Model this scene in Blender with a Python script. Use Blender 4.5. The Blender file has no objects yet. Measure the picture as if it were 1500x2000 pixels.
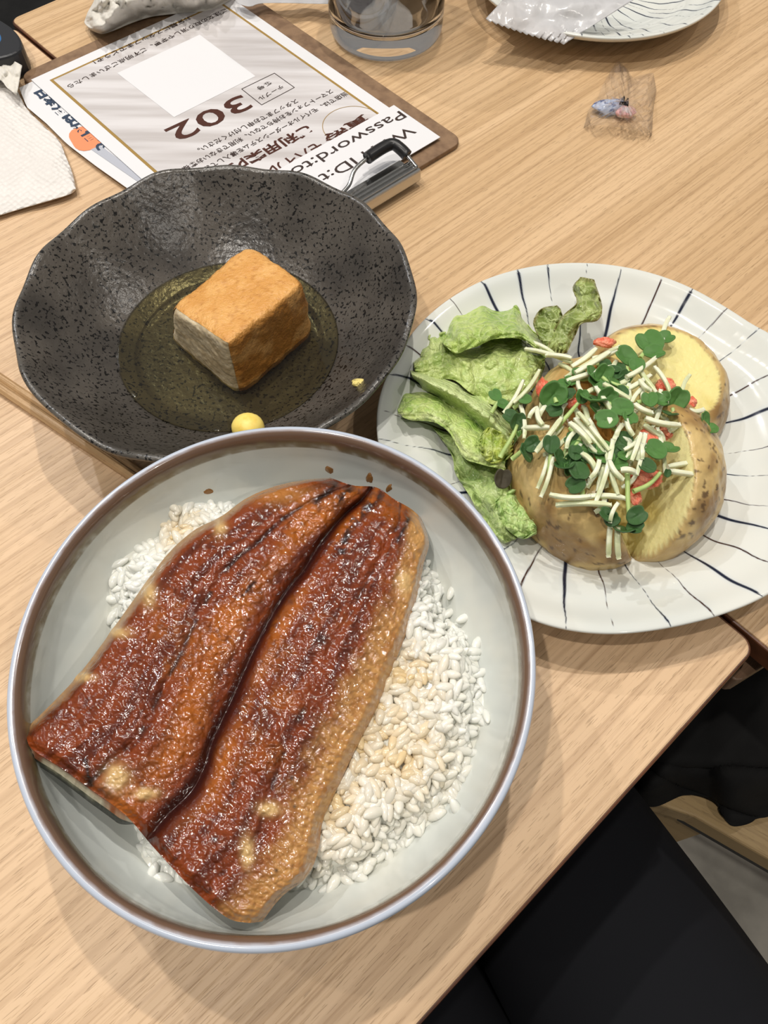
import bpy, bmesh, math, random
import numpy as np
from mathutils import Vector, Matrix

# ------------------------------------------------------------------ camera, world, lights
SC = bpy.context.scene
COL = SC.collection
CAM_H, FPX, PITCH = 0.305, 1520.0, math.radians(61)
cam_d = bpy.data.cameras.new('camera')
cam = bpy.data.objects.new('camera', cam_d); COL.objects.link(cam)
cam.location = (0, 0, CAM_H)
cam.rotation_euler = (math.pi/2 - PITCH, 0, 0)
cam_d.sensor_fit = 'VERTICAL'; cam_d.sensor_height = 24.0
cam_d.lens = FPX/2000*24.0
cam_d.clip_start = 0.01; cam_d.clip_end = 50
SC.camera = cam

SC.view_settings.view_transform = 'Standard'
SC.view_settings.look = 'None'
SC.view_settings.exposure = 0.0
SC.view_settings.gamma = 1.0
SC.view_settings.use_curve_mapping = False

W = bpy.data.worlds.new('world'); SC.world = W; W.use_nodes = True
W.node_tree.nodes['Background'].inputs[0].default_value = (1.0, 0.96, 0.91, 1)
W.node_tree.nodes['Background'].inputs[1].default_value = 0.21

def lamp(name, loc, power, size, color=(1.0, 0.94, 0.86)):
    l = bpy.data.lights.new(name, 'POINT'); l.energy = power; l.shadow_soft_size = size; l.color = color
    o = bpy.data.objects.new(name, l); COL.objects.link(o); o.location = loc
    return o
lamp('ceiling_lamp', (-0.38, -0.15, 1.55), 31, 0.016)
lamp('ceiling_lamp', (0.08, 0.66, 1.60), 37, 0.016)
lamp('ceiling_lamp', (-1.00, 1.30, 1.70), 34, 0.018, (0.95, 0.96, 1.0))
lamp('ceiling_lamp', (1.15, 0.75, 1.60), 18, 0.018)
lamp('ceiling_lamp', (0.75, -0.75, 1.60), 15, 0.018)
lamp('ceiling_lamp', (-0.42, 0.62, 1.60), 30, 0.016)
lamp('ceiling_lamp', (-1.10, 0.35, 1.60), 12, 0.018)

# ------------------------------------------------------------------ helpers
rng = np.random.default_rng(7)
random.seed(7)
cP, sP = math.cos(PITCH), math.sin(PITCH)
FW = np.array([0, cP, -sP]); UPV = np.array([0, sP, cP]); RT = np.array([1.0, 0, 0])

def ray(u, v):
    u = np.asarray(u, float)[..., None]; v = np.asarray(v, float)[..., None]
    return FW*FPX + RT*(u-750) - UPV*(v-1000)
def un(u, v, z):
    """point of the real surface at height z seen at a photo position"""
    d = ray(u, v); t = ((np.asarray(z, float) - CAM_H)/d[..., 2])[..., None]
    return np.array([0, 0, CAM_H]) + d*t

def vn(p, seed=0):
    p = np.asarray(p, float); i = np.floor(p); f = p-i; w = f*f*(3-2*f)
    def h(o):
        q = (i+o).astype(np.int64)
        n = q[..., 0]*73856093 ^ q[..., 1]*19349663 ^ q[..., 2]*83492791 ^ (seed*2654435761 & 0xffffffff)
        n = (n ^ (n >> 13))*1274126177 & 0xffffffff
        n = (n ^ (n >> 16)) & 0xffffff
        return n/float(0xffffff)
    r = 0
    for a in (0, 1):
        for b in (0, 1):
            for c in (0, 1):
                r = r + h(np.array([a, b, c]))*(w[..., 0] if a else 1-w[..., 0])*(w[..., 1] if b else 1-w[..., 1])*(w[..., 2] if c else 1-w[..., 2])
    return r*2-1
def fbm(p, oct=4, seed=0):
    r, a, s = 0, 1.0, 0
    for k in range(oct):
        r = r + a*vn(np.asarray(p)*2.03**k, seed+k); s += a; a *= .5
    return r/s
def sstep(a, b, x):
    t = np.clip((x-a)/(b-a), 0, 1); return t*t*(3-2*t)
def mixc(a, b, t):
    t = np.asarray(t)[..., None]; return np.asarray(a)*(1-t)+np.asarray(b)*t

def link_mesh(name, me, mats, parent=None):
    o = bpy.data.objects.new(name, me); COL.objects.link(o)
    if not isinstance(mats, (list, tuple)): mats = [mats]
    for m in mats: me.materials.append(m)
    if parent is not None: o.parent = parent
    return o
def mk(name, V, F, mats, parent=None, smooth=True, col=None, mi=None, uv=None):
    V = np.asarray(V, float).reshape(-1, 3)
    me = bpy.data.meshes.new(name)
    if isinstance(F, np.ndarray) and F.ndim == 2:
        n, k = F.shape
        me.vertices.add(len(V)); me.vertices.foreach_set('co', V.astype(np.float32).ravel())
        me.loops.add(n*k); me.loops.foreach_set('vertex_index', F.astype(np.int32).ravel())
        me.polygons.add(n); me.polygons.foreach_set('loop_start', np.arange(0, n*k, k, dtype=np.int32))
    else:
        me.from_pydata([tuple(v) for v in V], [], [tuple(int(i) for i in f) for f in F])
    me.update(calc_edges=True)
    me.polygons.foreach_set('use_smooth', np.full(len(me.polygons), smooth))
    if mi is not None: me.polygons.foreach_set('material_index', np.asarray(mi, dtype=np.int32))
    if col is not None:
        c = np.asarray(col, float).reshape(-1, col.shape[-1])
        if c.shape[1] == 3: c = np.concatenate([c, np.ones((len(c), 1))], 1)
        a = me.color_attributes.new('Col', 'FLOAT_COLOR', 'POINT'); a.data.foreach_set('color', c.astype(np.float32).ravel())
    me.validate()
    return link_mesh(name, me, mats, parent)
def gridF(n, m, wrap_n=False, wrap_m=False, off=0, flip=False):
    a = np.arange(n if wrap_n else n-1); b = np.arange(m if wrap_m else m-1)
    A, B = np.meshgrid(a, b, indexing='ij'); A2 = (A+1) % n; B2 = (B+1) % m
    F = np.stack([A*m+B, A2*m+B, A2*m+B2, A*m+B2], -1).reshape(-1, 4)+off
    return F[:, ::-1] if flip else F
def empty(name, loc=(0, 0, 0), rz=0):
    o = bpy.data.objects.new(name, None); COL.objects.link(o); o.location = loc; o.rotation_euler = (0, 0, rz)
    o.empty_display_size = 0.01
    return o
def tag(o, label=None, cat=None, group=None, kind=None):
    if label: o['label'] = label
    if cat: o['category'] = cat
    if group: o['group'] = group
    if kind: o['kind'] = kind
    return o
def resample(P, n, closed=False, smooth=True):
    P = np.asarray(P, float)
    if closed: P = np.vstack([P, P[:1]])
    if smooth and len(P) > 2:
        Q = []
        N = len(P)
        for i in range(N-1):
            p0 = P[i-1] if i > 0 else (P[-2] if closed else 2*P[0]-P[1])
            p3 = P[i+2] if i+2 < N else (P[1] if closed else 2*P[-1]-P[-2])
            for t in np.linspace(0, 1, 14, endpoint=False):
                Q.append(.5*((2*P[i])+(-p0+P[i+1])*t+(2*p0-5*P[i]+4*P[i+1]-p3)*t*t+(-p0+3*P[i]-3*P[i+1]+p3)*t**3))
        Q.append(P[-1]); P = np.array(Q)
    d = np.r_[0, np.cumsum(np.linalg.norm(np.diff(P, axis=0), axis=1))]
    s = np.linspace(0, d[-1], n+1 if closed else n)
    if closed: s = s[:-1]
    return np.stack([np.interp(s, d, P[:, k]) for k in range(P.shape[1])], 1)
def tube_geo(P, R, seg=8, square=False, caps=True):
    P = np.asarray(P, float); n = len(P); R = np.broadcast_to(np.asarray(R, float), (n,))
    T = np.gradient(P, axis=0); T /= np.linalg.norm(T, axis=1)[:, None]+1e-12
    ref = np.array([0, 0, 1.0]) if abs(T[0][2]) < .9 else np.array([1.0, 0, 0])
    V = []
    for i in range(n):
        N = ref-T[i]*ref.dot(T[i]); N /= np.linalg.norm(N); B = np.cross(T[i], N); ref = N
        for k in range(seg):
            a = 2*math.pi*(k+.5)/seg
            V.append(P[i]+R[i]*(N*math.cos(a)+B*math.sin(a)))
    F = [list(r) for r in gridF(n, seg, wrap_m=True, flip=True)]
    if caps: F += [list(range(seg)), list(range(n*seg-1, (n-1)*seg-1, -1))]
    return np.array(V), F
def tube(name, P, R, mat, parent=None, seg=8, smooth=True):
    V, F = tube_geo(P, R, seg); return mk(name, V, F, mat, parent, smooth)
class MB:
    def __init__(s): s.V = []; s.F = []; s.n = 0; s.C = []
    def add(s, V, F, c=None):
        V = np.asarray(V); s.V.append(V)
        s.F += [[int(i)+s.n for i in f] for f in F]; s.n += len(V)
        if c is not None: s.C.append(np.tile(np.asarray(c, float), (len(V), 1)))
        return s
    def box(s, c, h, M=None):
        V = np.array([[x, y, z] for x in (-1, 1) for y in (-1, 1) for z in (-1, 1)], float)*h
        if M is not None: V = V@np.array(M).T
        return s.add(V+np.asarray(c), [(0, 1, 3, 2), (4, 6, 7, 5), (0, 4, 5, 1), (2, 3, 7, 6), (0, 2, 6, 4), (1, 5, 7, 3)])
    def build(s, name, mat, parent=None, smooth=False):
        return mk(name, np.vstack(s.V), s.F, mat, parent, smooth, col=np.vstack(s.C) if s.C else None)
def bevel(o, w, seg=2, ang=40):
    m = o.modifiers.new('bevel', 'BEVEL'); m.width = w; m.segments = seg; m.limit_method = 'ANGLE'; m.angle_limit = math.radians(ang)
    return o
def solid(o, t, off=0):
    m = o.modifiers.new('solid', 'SOLIDIFY'); m.thickness = t; m.offset = off; return o
def prism(name, poly, z0, z1, mat, parent=None, bev=0):
    poly = np.asarray(poly, float); n = len(poly)
    ar = np.sum(poly[:, 0]*np.roll(poly[:, 1], -1)-np.roll(poly[:, 0], -1)*poly[:, 1])
    if ar < 0: poly = poly[::-1]
    V = np.vstack([np.c_[poly, np.full(n, z0)], np.c_[poly, np.full(n, z1)]])
    F = [list(range(n-1, -1, -1)), list(range(n, 2*n))]+[[i, (i+1) % n, n+(i+1) % n, n+i] for i in range(n)]
    o = mk(name, V, F, mat, parent, False)
    if bev: bevel(o, bev)
    return o
def round_rect(x0, y0, x1, y1, r, n=8):
    P = []
    for cx, cy, a0 in ((x1-r, y1-r, 0), (x0+r, y1-r, 90), (x0+r, y0+r, 180), (x1-r, y0+r, 270)):
        for k in range(n+1):
            a = math.radians(a0+90*k/n); P.append((cx+r*math.cos(a), cy+r*math.sin(a)))
    return np.array(P)

# ------------------------------------------------------------------ materials
def mat(name, color=(.8, .8, .8), rough=.5, metal=0, spec=.5, vcol=False, sss=0, sssr=.002, trans=0, ior=1.45, coat=0, coatr=.05,
        bump=None, coati=1.5, alpha=1, noise=None, bump2=None):
    m = bpy.data.materials.new(name); m.use_nodes = True; nt = m.node_tree; b = nt.nodes['Principled BSDF']
    I = b.inputs
    I['Base Color'].default_value = (*color, 1); I['Roughness'].default_value = rough; I['Metallic'].default_value = metal
    I['Specular IOR Level'].default_value = spec; I['IOR'].default_value = ior; I['Transmission Weight'].default_value = trans
    I['Alpha'].default_value = alpha; I['Coat Weight'].default_value = coat; I['Coat Roughness'].default_value = coatr; I['Coat IOR'].default_value = coati
    if sss:
        I['Subsurface Weight'].default_value = sss; I['Subsurface Scale'].default_value = sssr
        I['Subsurface Radius'].default_value = (1.0, .8, .5)
    tc = nt.nodes.new('ShaderNodeTexCoord')
    if vcol:
        a = nt.nodes.new('ShaderNodeAttribute'); a.attribute_name = 'Col'; nt.links.new(a.outputs['Color'], I['Base Color'])
    if noise:   # (scale, color2, contrast_lo, contrast_hi, stretch)
        sc, c2, lo, hi = noise[:4]; st = noise[4] if len(noise) > 4 else (1, 1, 1)
        mp = nt.nodes.new('ShaderNodeMapping'); mp.inputs['Scale'].default_value = st
        n = nt.nodes.new('ShaderNodeTexNoise'); n.inputs['Scale'].default_value = sc; n.inputs['Detail'].default_value = 6
        r = nt.nodes.new('ShaderNodeMapRange'); r.inputs[1].default_value = lo; r.inputs[2].default_value = hi
        mx = nt.nodes.new('ShaderNodeMix'); mx.data_type = 'RGBA'
        nt.links.new(tc.outputs['Object'], mp.inputs[0]); nt.links.new(mp.outputs[0], n.inputs[0])
        nt.links.new(n.outputs[0], r.inputs[0]); nt.links.new(r.outputs[0], mx.inputs[0])
        if vcol: nt.links.new(a.outputs['Color'], mx.inputs[6])
        else: mx.inputs[6].default_value = (*color, 1)
        mx.inputs[7].default_value = (*c2, 1); nt.links.new(mx.outputs[2], I['Base Color'])
    prev = None
    for bb in (bump, bump2):
        if bb:       # (scale, strength, distance)
            n = nt.nodes.new('ShaderNodeTexNoise'); n.inputs['Scale'].default_value = bb[0]; n.inputs['Detail'].default_value = bb[3] if len(bb) > 3 else 3
            bp = nt.nodes.new('ShaderNodeBump'); bp.inputs['Strength'].default_value = bb[1]; bp.inputs['Distance'].default_value = bb[2]
            nt.links.new(tc.outputs['Object'], n.inputs[0]); nt.links.new(n.outputs[0], bp.inputs['Height'])
            if prev: nt.links.new(prev.outputs[0], bp.inputs['Normal'])
            prev = bp
    if prev:
        nt.links.new(prev.outputs[0], I['Normal'])
        if coat: nt.links.new(prev.outputs[0], I['Coat Normal'])
    return m

def wood(name, light, mid, dark, scale=1.0, rough=.42):
    """straight ash grain along object X: broad bands, fine lines and short pores"""
    m = bpy.data.materials.new(name); m.use_nodes = True; nt = m.node_tree; b = nt.nodes['Principled BSDF']; L = nt.links.new
    tc = nt.nodes.new('ShaderNodeTexCoord')
    def mapped(s):
        mp = nt.nodes.new('ShaderNodeMapping'); mp.inputs['Scale'].default_value = s; L(tc.outputs['Object'], mp.inputs[0]); return mp
    def noise(mp, sc, det, dist=0):
        n = nt.nodes.new('ShaderNodeTexNoise'); n.inputs['Scale'].default_value = sc; n.inputs['Detail'].default_value = det
        n.inputs['Distortion'].default_value = dist; L(mp.outputs[0], n.inputs[0]); return n
    def rng_(n, a, b_):
        r = nt.nodes.new('ShaderNodeMapRange'); r.inputs[1].default_value = a; r.inputs[2].default_value = b_; L(n.outputs[0], r.inputs[0]); return r
    def mix(fac, c1, c2, k=1.0):
        mx = nt.nodes.new('ShaderNodeMix'); mx.data_type = 'RGBA'
        mm = nt.nodes.new('ShaderNodeMath'); mm.operation = 'MULTIPLY'; mm.inputs[1].default_value = k
        L(fac.outputs[0], mm.inputs[0]); L(mm.outputs[0], mx.inputs[0])
        for s, c in ((6, c1), (7, c2)):
            if isinstance(c, tuple): mx.inputs[s].default_value = (*c, 1)
            else: L(c.outputs[2], mx.inputs[s])
        return mx
    band = rng_(noise(mapped((1.3*scale, 28*scale, 6)), 1.6, 3, .6), .38, .62)
    c1 = mix(band, light, mid, .8)
    # growth rings: wavy bands
    wv = nt.nodes.new('ShaderNodeTexWave'); wv.wave_type = 'BANDS'; wv.bands_direction = 'Y'
    wv.inputs['Scale'].default_value = 40*scale; wv.inputs['Distortion'].default_value = 7.0; wv.inputs['Detail'].default_value = 3
    wv.inputs['Detail Scale'].default_value = 1.2; wv.inputs['Detail Roughness'].default_value = .55
    L(mapped((.06, 1, 1)).outputs[0], wv.inputs[0])
    wr = nt.nodes.new('ShaderNodeMapRange'); wr.inputs[1].default_value = .68; wr.inputs[2].default_value = 1.0; L(wv.outputs['Fac'], wr.inputs[0])
    c2 = mix(wr, c1, dark, .30)
    line = rng_(noise(mapped((11*scale, 900*scale, 30)), 1.0, 4), .52, .74)
    c3 = mix(line, c2, dark, .50)
    pore = rng_(noise(mapped((130*scale, 2300*scale, 60)), 1.0, 1), .64, .70)
    c4 = mix(pore, c3, tuple(x*.55 for x in dark), .38)
    L(c4.outputs[2], b.inputs['Base Color'])
    b.inputs['Roughness'].default_value = rough; b.inputs['Specular IOR Level'].default_value = .35
    bp = nt.nodes.new('ShaderNodeBump'); bp.inputs['Strength'].default_value = .35; bp.inputs['Distance'].default_value = .0003; bp.invert = True
    ad = nt.nodes.new('ShaderNodeMath'); ad.operation = 'ADD'; L(line.outputs[0], ad.inputs[0]); L(pore.outputs[0], ad.inputs[1])
    L(ad.outputs[0], bp.inputs['Height']); L(bp.outputs[0], b.inputs['Normal'])
    return m

def clear_film(name, tint=(1, 1, 1), gloss=.25, white=.0, rough=.06, bumpv=(220, .5, .0006)):
    m = bpy.data.materials.new(name); m.use_nodes = True; nt = m.node_tree; L = nt.links.new
    for n in list(nt.nodes):
        if n.type == 'BSDF_PRINCIPLED': nt.nodes.remove(n)
    out = [n for n in nt.nodes if n.type == 'OUTPUT_MATERIAL'][0]
    t = nt.nodes.new('ShaderNodeBsdfTransparent'); t.inputs[0].default_value = (*tint, 1)
    g = nt.nodes.new('ShaderNodeBsdfGlossy'); g.inputs['Roughness'].default_value = rough
    d = nt.nodes.new('ShaderNodeBsdfDiffuse'); d.inputs[0].default_value = (.85, .85, .87, 1)
    tl = nt.nodes.new('ShaderNodeBsdfTranslucent'); tl.inputs[0].default_value = (.85, .85, .87, 1)
    m0 = nt.nodes.new('ShaderNodeMixShader'); m0.inputs[0].default_value = .4; L(d.outputs[0], m0.inputs[1]); L(tl.outputs[0], m0.inputs[2])
    m1 = nt.nodes.new('ShaderNodeMixShader'); m1.inputs[0].default_value = white; L(t.outputs[0], m1.inputs[1]); L(m0.outputs[0], m1.inputs[2])
    lw = nt.nodes.new('ShaderNodeLayerWeight'); lw.inputs[0].default_value = gloss
    m2 = nt.nodes.new('ShaderNodeMixShader'); L(lw.outputs['Fresnel'], m2.inputs[0]); L(m1.outputs[0], m2.inputs[1]); L(g.outputs[0], m2.inputs[2])
    L(m2.outputs[0], out.inputs[0])
    if bumpv:
        tc = nt.nodes.new('ShaderNodeTexCoord'); n = nt.nodes.new('ShaderNodeTexNoise'); n.inputs['Scale'].default_value = bumpv[0]
        bp = nt.nodes.new('ShaderNodeBump'); bp.inputs['Strength'].default_value = bumpv[1]; bp.inputs['Distance'].default_value = bumpv[2]
        L(tc.outputs['Object'], n.inputs[0]); L(n.outputs[0], bp.inputs['Height'])
        for s in (g, d): L(bp.outputs[0], s.inputs['Normal'])
        L(bp.outputs[0], lw.inputs['Normal'])
    return m

M = {}
M['table'] = wood('ash_laminate', (.70, .495, .31), (.61, .42, .25), (.36, .215, .115))
M['table2'] = wood('ash_laminate_far', (.64, .445, .26), (.54, .36, .195), (.29, .165, .075))
M['band'] = mat('edge_band_wood', (.115, .042, .018), .35, noise=(60, (.06, .022, .01), .4, .6))
M['pale_wood'] = wood('pale_bench_wood', (.5, .35, .17), (.42, .29, .14), (.28, .18, .08))
M['dim_wood'] = wood('brown_chair_wood', (.20, .12, .075), (.16, .095, .055), (.07, .04, .02))
M['concrete'] = mat('concrete_floor', (.50, .475, .42), .8, noise=(14, (.30, .285, .25), .35, .65), bump=(40, .3, .002))
M['black_cloth'] = mat('black_cloth', (.008, .008, .008), .85, spec=.2, noise=(30, (.012, .012, .012), .4, .6), bump=(700, .3, .0005))
M['navy_cloth'] = mat('black_trouser_cloth', (.010, .0105, .013), .9, spec=.15, bump=(900, .3, .0004))
M['bowl_glaze'] = mat('celadon_glaze', rough=.18, vcol=True, bump=(25, .12, .002), coat=.3)
M['bowl_black'] = mat('black_speckled_glaze', rough=.27, vcol=True, noise=(620, (.004, .0035, .003), .565, .605), bump=(330, .5, .0007), bump2=(60, .25, .002), spec=.6)
M['plate_glaze'] = mat('white_plate_glaze', rough=.12, vcol=True, bump=(30, .18, .0015), coat=.3)
M['eel'] = mat('glazed_eel', rough=.45, vcol=True, bump=(400, .55, .0009, 1), spec=.1, coat=1.0, coatr=.11, coati=1.62)
def patchy(m, scale, lo, hi, a, b):
    nt = m.node_tree; bp = [n for n in nt.nodes if n.type == 'BUMP'][0]; tc = [n for n in nt.nodes if n.type == 'TEX_COORD'][0]
    n = nt.nodes.new('ShaderNodeTexNoise'); n.inputs['Scale'].default_value = scale; n.inputs['Detail'].default_value = 2
    r = nt.nodes.new('ShaderNodeMapRange'); r.inputs[1].default_value = lo; r.inputs[2].default_value = hi; r.inputs[3].default_value = a; r.inputs[4].default_value = b
    nt.links.new(tc.outputs['Object'], n.inputs[0]); nt.links.new(n.outputs[0], r.inputs[0]); nt.links.new(r.outputs[0], bp.inputs['Strength'])
patchy(M['eel'], 70, .40, .62, .12, .75)
M['eel_side'] = mat('eel_flesh', rough=.35, vcol=True, bump=(500, .5, .0006), sss=.15)
M['rice'] = mat('cooked_rice', rough=.22, vcol=True, sss=.12, sssr=.002, bump=(500, .15, .0004), spec=.5)
M['tofu_crust'] = mat('fried_tofu_crust', (.60, .30, .075), .42, vcol=True, bump=(900, .9, .0007), bump2=(260, .5, .001), sss=.08)
M['tofu_flesh'] = mat('tofu_cut', (.50, .40, .26), .5, vcol=True, bump=(260, .8, .0012), sss=.3)
M['potato_skin'] = mat('potato_skin', rough=.3, vcol=True, bump=(240, .5, .0008), bump2=(70, .4, .002), sss=.05)
M['potato_flesh'] = mat('potato_flesh', rough=.45, vcol=True, bump=(500, .5, .0006), bump2=(110, .35, .0015), sss=.3)
M['roe'] = mat('cod_roe', (.80, .15, .08), .25, noise=(220, (.86, .32, .20), .42, .6), bump=(1100, 1, .0009), sss=.4, coat=.4)
M['shred'] = mat('radish_shred', (.76, .78, .58), .28, noise=(70, (.54, .60, .32), .52, .68), sss=.5, bump=(500, .4, .0004))
M['shred2'] = mat('radish_shred_clear', (.62, .66, .42), .25, sss=.5, bump=(500, .4, .0004))
M['stem'] = mat('sprout_stem', (.42, .56, .20), .35, sss=.4)
M['sprout_leaf'] = mat('sprout_leaf', (.028, .085, .020), .33, noise=(160, (.055, .15, .035), .42, .62), bump=(300, .4, .0006), coat=.5)
M['sprout_leaf2'] = mat('sprout_leaf_bright', (.10, .25, .05), .33, noise=(160, (.05, .15, .03), .42, .62), bump=(300, .4, .0006), coat=.5)
M['purple_leaf'] = mat('purple_leaf', (.06, .05, .03), .4, bump=(300, .4, .0006))
M['lettuce'] = mat('lettuce', rough=.36, vcol=True, bump=(150, .7, .0016), bump2=(520, .5, .0006), sss=.25, coat=.15)
M['yellow'] = mat('yellow_mustard', (.84, .66, .17), .42, noise=(200, (.76, .54, .09), .5, .7), sss=.3, bump=(400, .2, .0004))
M['crumb'] = mat('yellow_crumb', (.80, .66, .22), .5, bump=(1200, 1, .001))
M['sauce'] = mat('brown_sauce', (.30, .13, .03), .15, coat=.5, alpha=.85)
M['board'] = mat('brown_hardboard', (.235, .145, .082), .6, noise=(140, (.155, .09, .05), .4, .66), bump=(500, .3, .0003))
M['paper'] = mat('white_paper', (.70, .70, .72), .5, bump=(20, .3, .002))
M['print_paper'] = mat('printed_grey_wood_paper', (.50, .47, .465), .3, noise=(1.0, (.68, .66, .67), .36, .62, (6, 90, 1)), coat=.5)
M['gold'] = mat('gold_line_ink', (.32, .20, .05), .45)
M['ink'] = mat('brown_black_ink', (.035, .02, .016), .5)
M['brown_ink'] = mat('dark_brown_ink', (.06, .015, .007), .45)
M['navy_ink'] = mat('navy_ink', (.025, .045, .085), .5)
M['orange_ink'] = mat('orange_ink', (.80, .26, .12), .5)
M['grey_ink'] = mat('grey_ink', (.42, .44, .5), .5)
M['steel'] = mat('polished_steel', (.55, .55, .54), .18, metal=1, bump=(60, .2, .0006))
M['black_rubber'] = mat('black_rubber', (.012, .012, .013), .35)
M['black_plastic'] = mat('black_plastic', (.018, .019, .022), .38)
M['glass'] = mat('clear_glass', (1, 1, 1), .0, trans=1, ior=1.47)


M['tissue'] = mat('crumpled_tissue', (.66, .63, .57), .8, bump=(90, .7, .003), bump2=(700, .4, .0006), sss=.1)
M['chopstick'] = wood('chopstick_wood', (.50, .32, .16), (.43, .27, .13), (.26, .14, .06), 3)
M['broth'] = clear_film('broth_surface', (.80, .75, .50), .30, .015, .02, (16, .15, .004))
M['water'] = clear_film('water_surface', (.98, .99, .985), .35, .0, .0, None)
M['film'] = clear_film('clear_film', (1, 1, 1), .16, .10, .12)
M['sachet'] = clear_film('white_sachet_film', (1, 1, 1), .30, .80, .18, (120, .5, .0008))
M['blue_foil'] = mat('blue_printed_paper', (.42, .50, .68), .35, noise=(260, (.06, .10, .25), .52, .6), coat=.5)
M['pink_foil'] = mat('pink_printed_paper', (.75, .38, .38), .35, noise=(200, (.8, .7, .72), .5, .6), coat=.5)

def lettuce_mat():
    m = mat('lettuce', rough=.36, vcol=True, coat=.2, sss=.15); nt = m.node_tree; L = nt.links.new; b = nt.nodes['Principled BSDF']
    at = [n for n in nt.nodes if n.type == 'ATTRIBUTE'][0]
    tc = nt.nodes.new('ShaderNodeTexCoord'); nz = nt.nodes.new('ShaderNodeTexNoise'); nz.inputs['Scale'].default_value = 120
    ad = nt.nodes.new('ShaderNodeVectorMath'); ad.operation = 'MULTIPLY_ADD'; ad.inputs[1].default_value = (.004, .004, .004)
    L(tc.outputs['Object'], nz.inputs[0]); L(nz.outputs['Color'], ad.inputs[0]); L(tc.outputs['Object'], ad.inputs[2])
    hs = []
    for sc_, k in ((130, 1.0), (420, .4)):
        vo = nt.nodes.new('ShaderNodeTexVoronoi'); vo.feature = 'DISTANCE_TO_EDGE'; vo.inputs['Scale'].default_value = sc_; L(ad.outputs[0], vo.inputs[0])
        r = nt.nodes.new('ShaderNodeMapRange'); r.inputs[1].default_value = 0; r.inputs[2].default_value = .22; r.inputs[3].default_value = 0; r.inputs[4].default_value = k
        L(vo.outputs['Distance'], r.inputs[0]); hs.append(r)
    sm = nt.nodes.new('ShaderNodeMath'); sm.operation = 'ADD'; L(hs[0].outputs[0], sm.inputs[0]); L(hs[1].outputs[0], sm.inputs[1])
    bp = nt.nodes.new('ShaderNodeBump'); bp.inputs['Strength'].default_value = .6; bp.inputs['Distance'].default_value = .0010
    L(sm.outputs[0], bp.inputs['Height']); L(bp.outputs[0], b.inputs['Normal']); L(bp.outputs[0], b.inputs['Coat Normal'])
    mx = nt.nodes.new('ShaderNodeMix'); mx.data_type = 'RGBA'; r2 = nt.nodes.new('ShaderNodeMapRange'); r2.inputs[1].default_value = .05; r2.inputs[2].default_value = .6; r2.inputs[3].default_value = .38; r2.inputs[4].default_value = 0
    L(hs[0].outputs[0], r2.inputs[0]); L(r2.outputs[0], mx.inputs[0]); L(at.outputs['Color'], mx.inputs[6]); mx.inputs[7].default_value = (.58, .66, .32, 1)
    L(mx.outputs[2], b.inputs['Base Color']); return m
M['lettuce'] = lettuce_mat()
def screen_mat():
    m = mat('blue_screen', (.02, .06, .14), .15); b = m.node_tree.nodes['Principled BSDF']
    b.inputs['Emission Color'].default_value = (.03, .13, .30, 1); b.inputs['Emission Strength'].default_value = .8
    return m
M['screen'] = screen_mat()
def napkin_mat():
    m = mat('embossed_napkin', (.74, .71, .68), .75, bump=(60, .3, .002)); nt = m.node_tree; L = nt.links.new; b = nt.nodes['Principled BSDF']
    tc = nt.nodes.new('ShaderNodeTexCoord'); vo = nt.nodes.new('ShaderNodeTexVoronoi'); vo.inputs['Scale'].default_value = 330
    vo.inputs['Randomness'].default_value = .35; mp = nt.nodes.new('ShaderNodeMapping'); mp.inputs['Rotation'].default_value = (0, 0, .7)
    bp = nt.nodes.new('ShaderNodeBump'); bp.inputs['Strength'].default_value = .8; bp.inputs['Distance'].default_value = .0018
    L(tc.outputs['Object'], mp.inputs[0]); L(mp.outputs[0], vo.inputs[0]); L(vo.outputs['Distance'], bp.inputs['Height']); L(bp.outputs[0], b.inputs['Normal'])
    return m
M['napkin'] = napkin_mat()
def crackle_mat():
    return mat('eel_skin', (.045, .05, .035), .3, noise=(160, (.012, .014, .010), .42, .58), bump=(300, .5, .0006))
M['skin'] = crackle_mat()

# ------------------------------------------------------------------ tables, floor, bench
FLOOR_Z = -0.73
GA = math.radians(42.55)
ga = np.array([math.cos(GA), math.sin(GA)]); gb = np.array([-math.sin(GA), math.cos(GA)])
CORNER = un(1475, 1262, 0)[:2]
tag(mk('floor', [(-4, -4, FLOOR_Z), (4, -4, FLOOR_Z), (4, 4, FLOOR_Z), (-4, 4, FLOOR_Z)], [(0, 1, 2, 3)], M['concrete'], smooth=False), kind='structure')

def table(x0, x1, y0, y1, m, label, th=.0265, rz=0):
    r = empty('dining_table', (CORNER[0], CORNER[1], FLOOR_Z), GA+rz)
    top = -FLOOR_Z
    prism('tabletop', round_rect(x0, y0, x1, y1, .006), top-th, top, m, r, .0008)
    e = .0011
    prism('edge_band', round_rect(x0-e, y0-e, x1+e, y1+e, .006+e), top-th-.0005, top-.0007, M['band'], r, .0008)
    mx, my = (x0+x1)/2, (y0+y1)/2
    prism('column', [(mx+.035*math.cos(t), my+.035*math.sin(t)) for t in np.linspace(0, 2*math.pi, 24, endpoint=False)], .012, top-th-.0006, M['black_plastic'], r)
    prism('foot_plate', round_rect(mx-.18, my-.18, mx+.18, my+.18, .02), 0, .0118, M['black_plastic'], r, .002)
    tag(r, label, 'table'); return r
table(-.75, 0, 0, .60, M['table'], 'light ash wood table carrying the eel rice bowl, its corner at the lower right edge')
t2 = table(.0036, .80, -.060, .61, M['table2'], 'light ash wood table across the seam, under the salad plate and the water glass', .013)
c, s_ = math.cos(-GA), math.sin(-GA)
def tl(u, v, z):
    q = un(u, v, z)[:2]-CORNER; return np.array([q[0]*c-q[1]*s_, q[0]*s_+q[1]*c])
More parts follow.
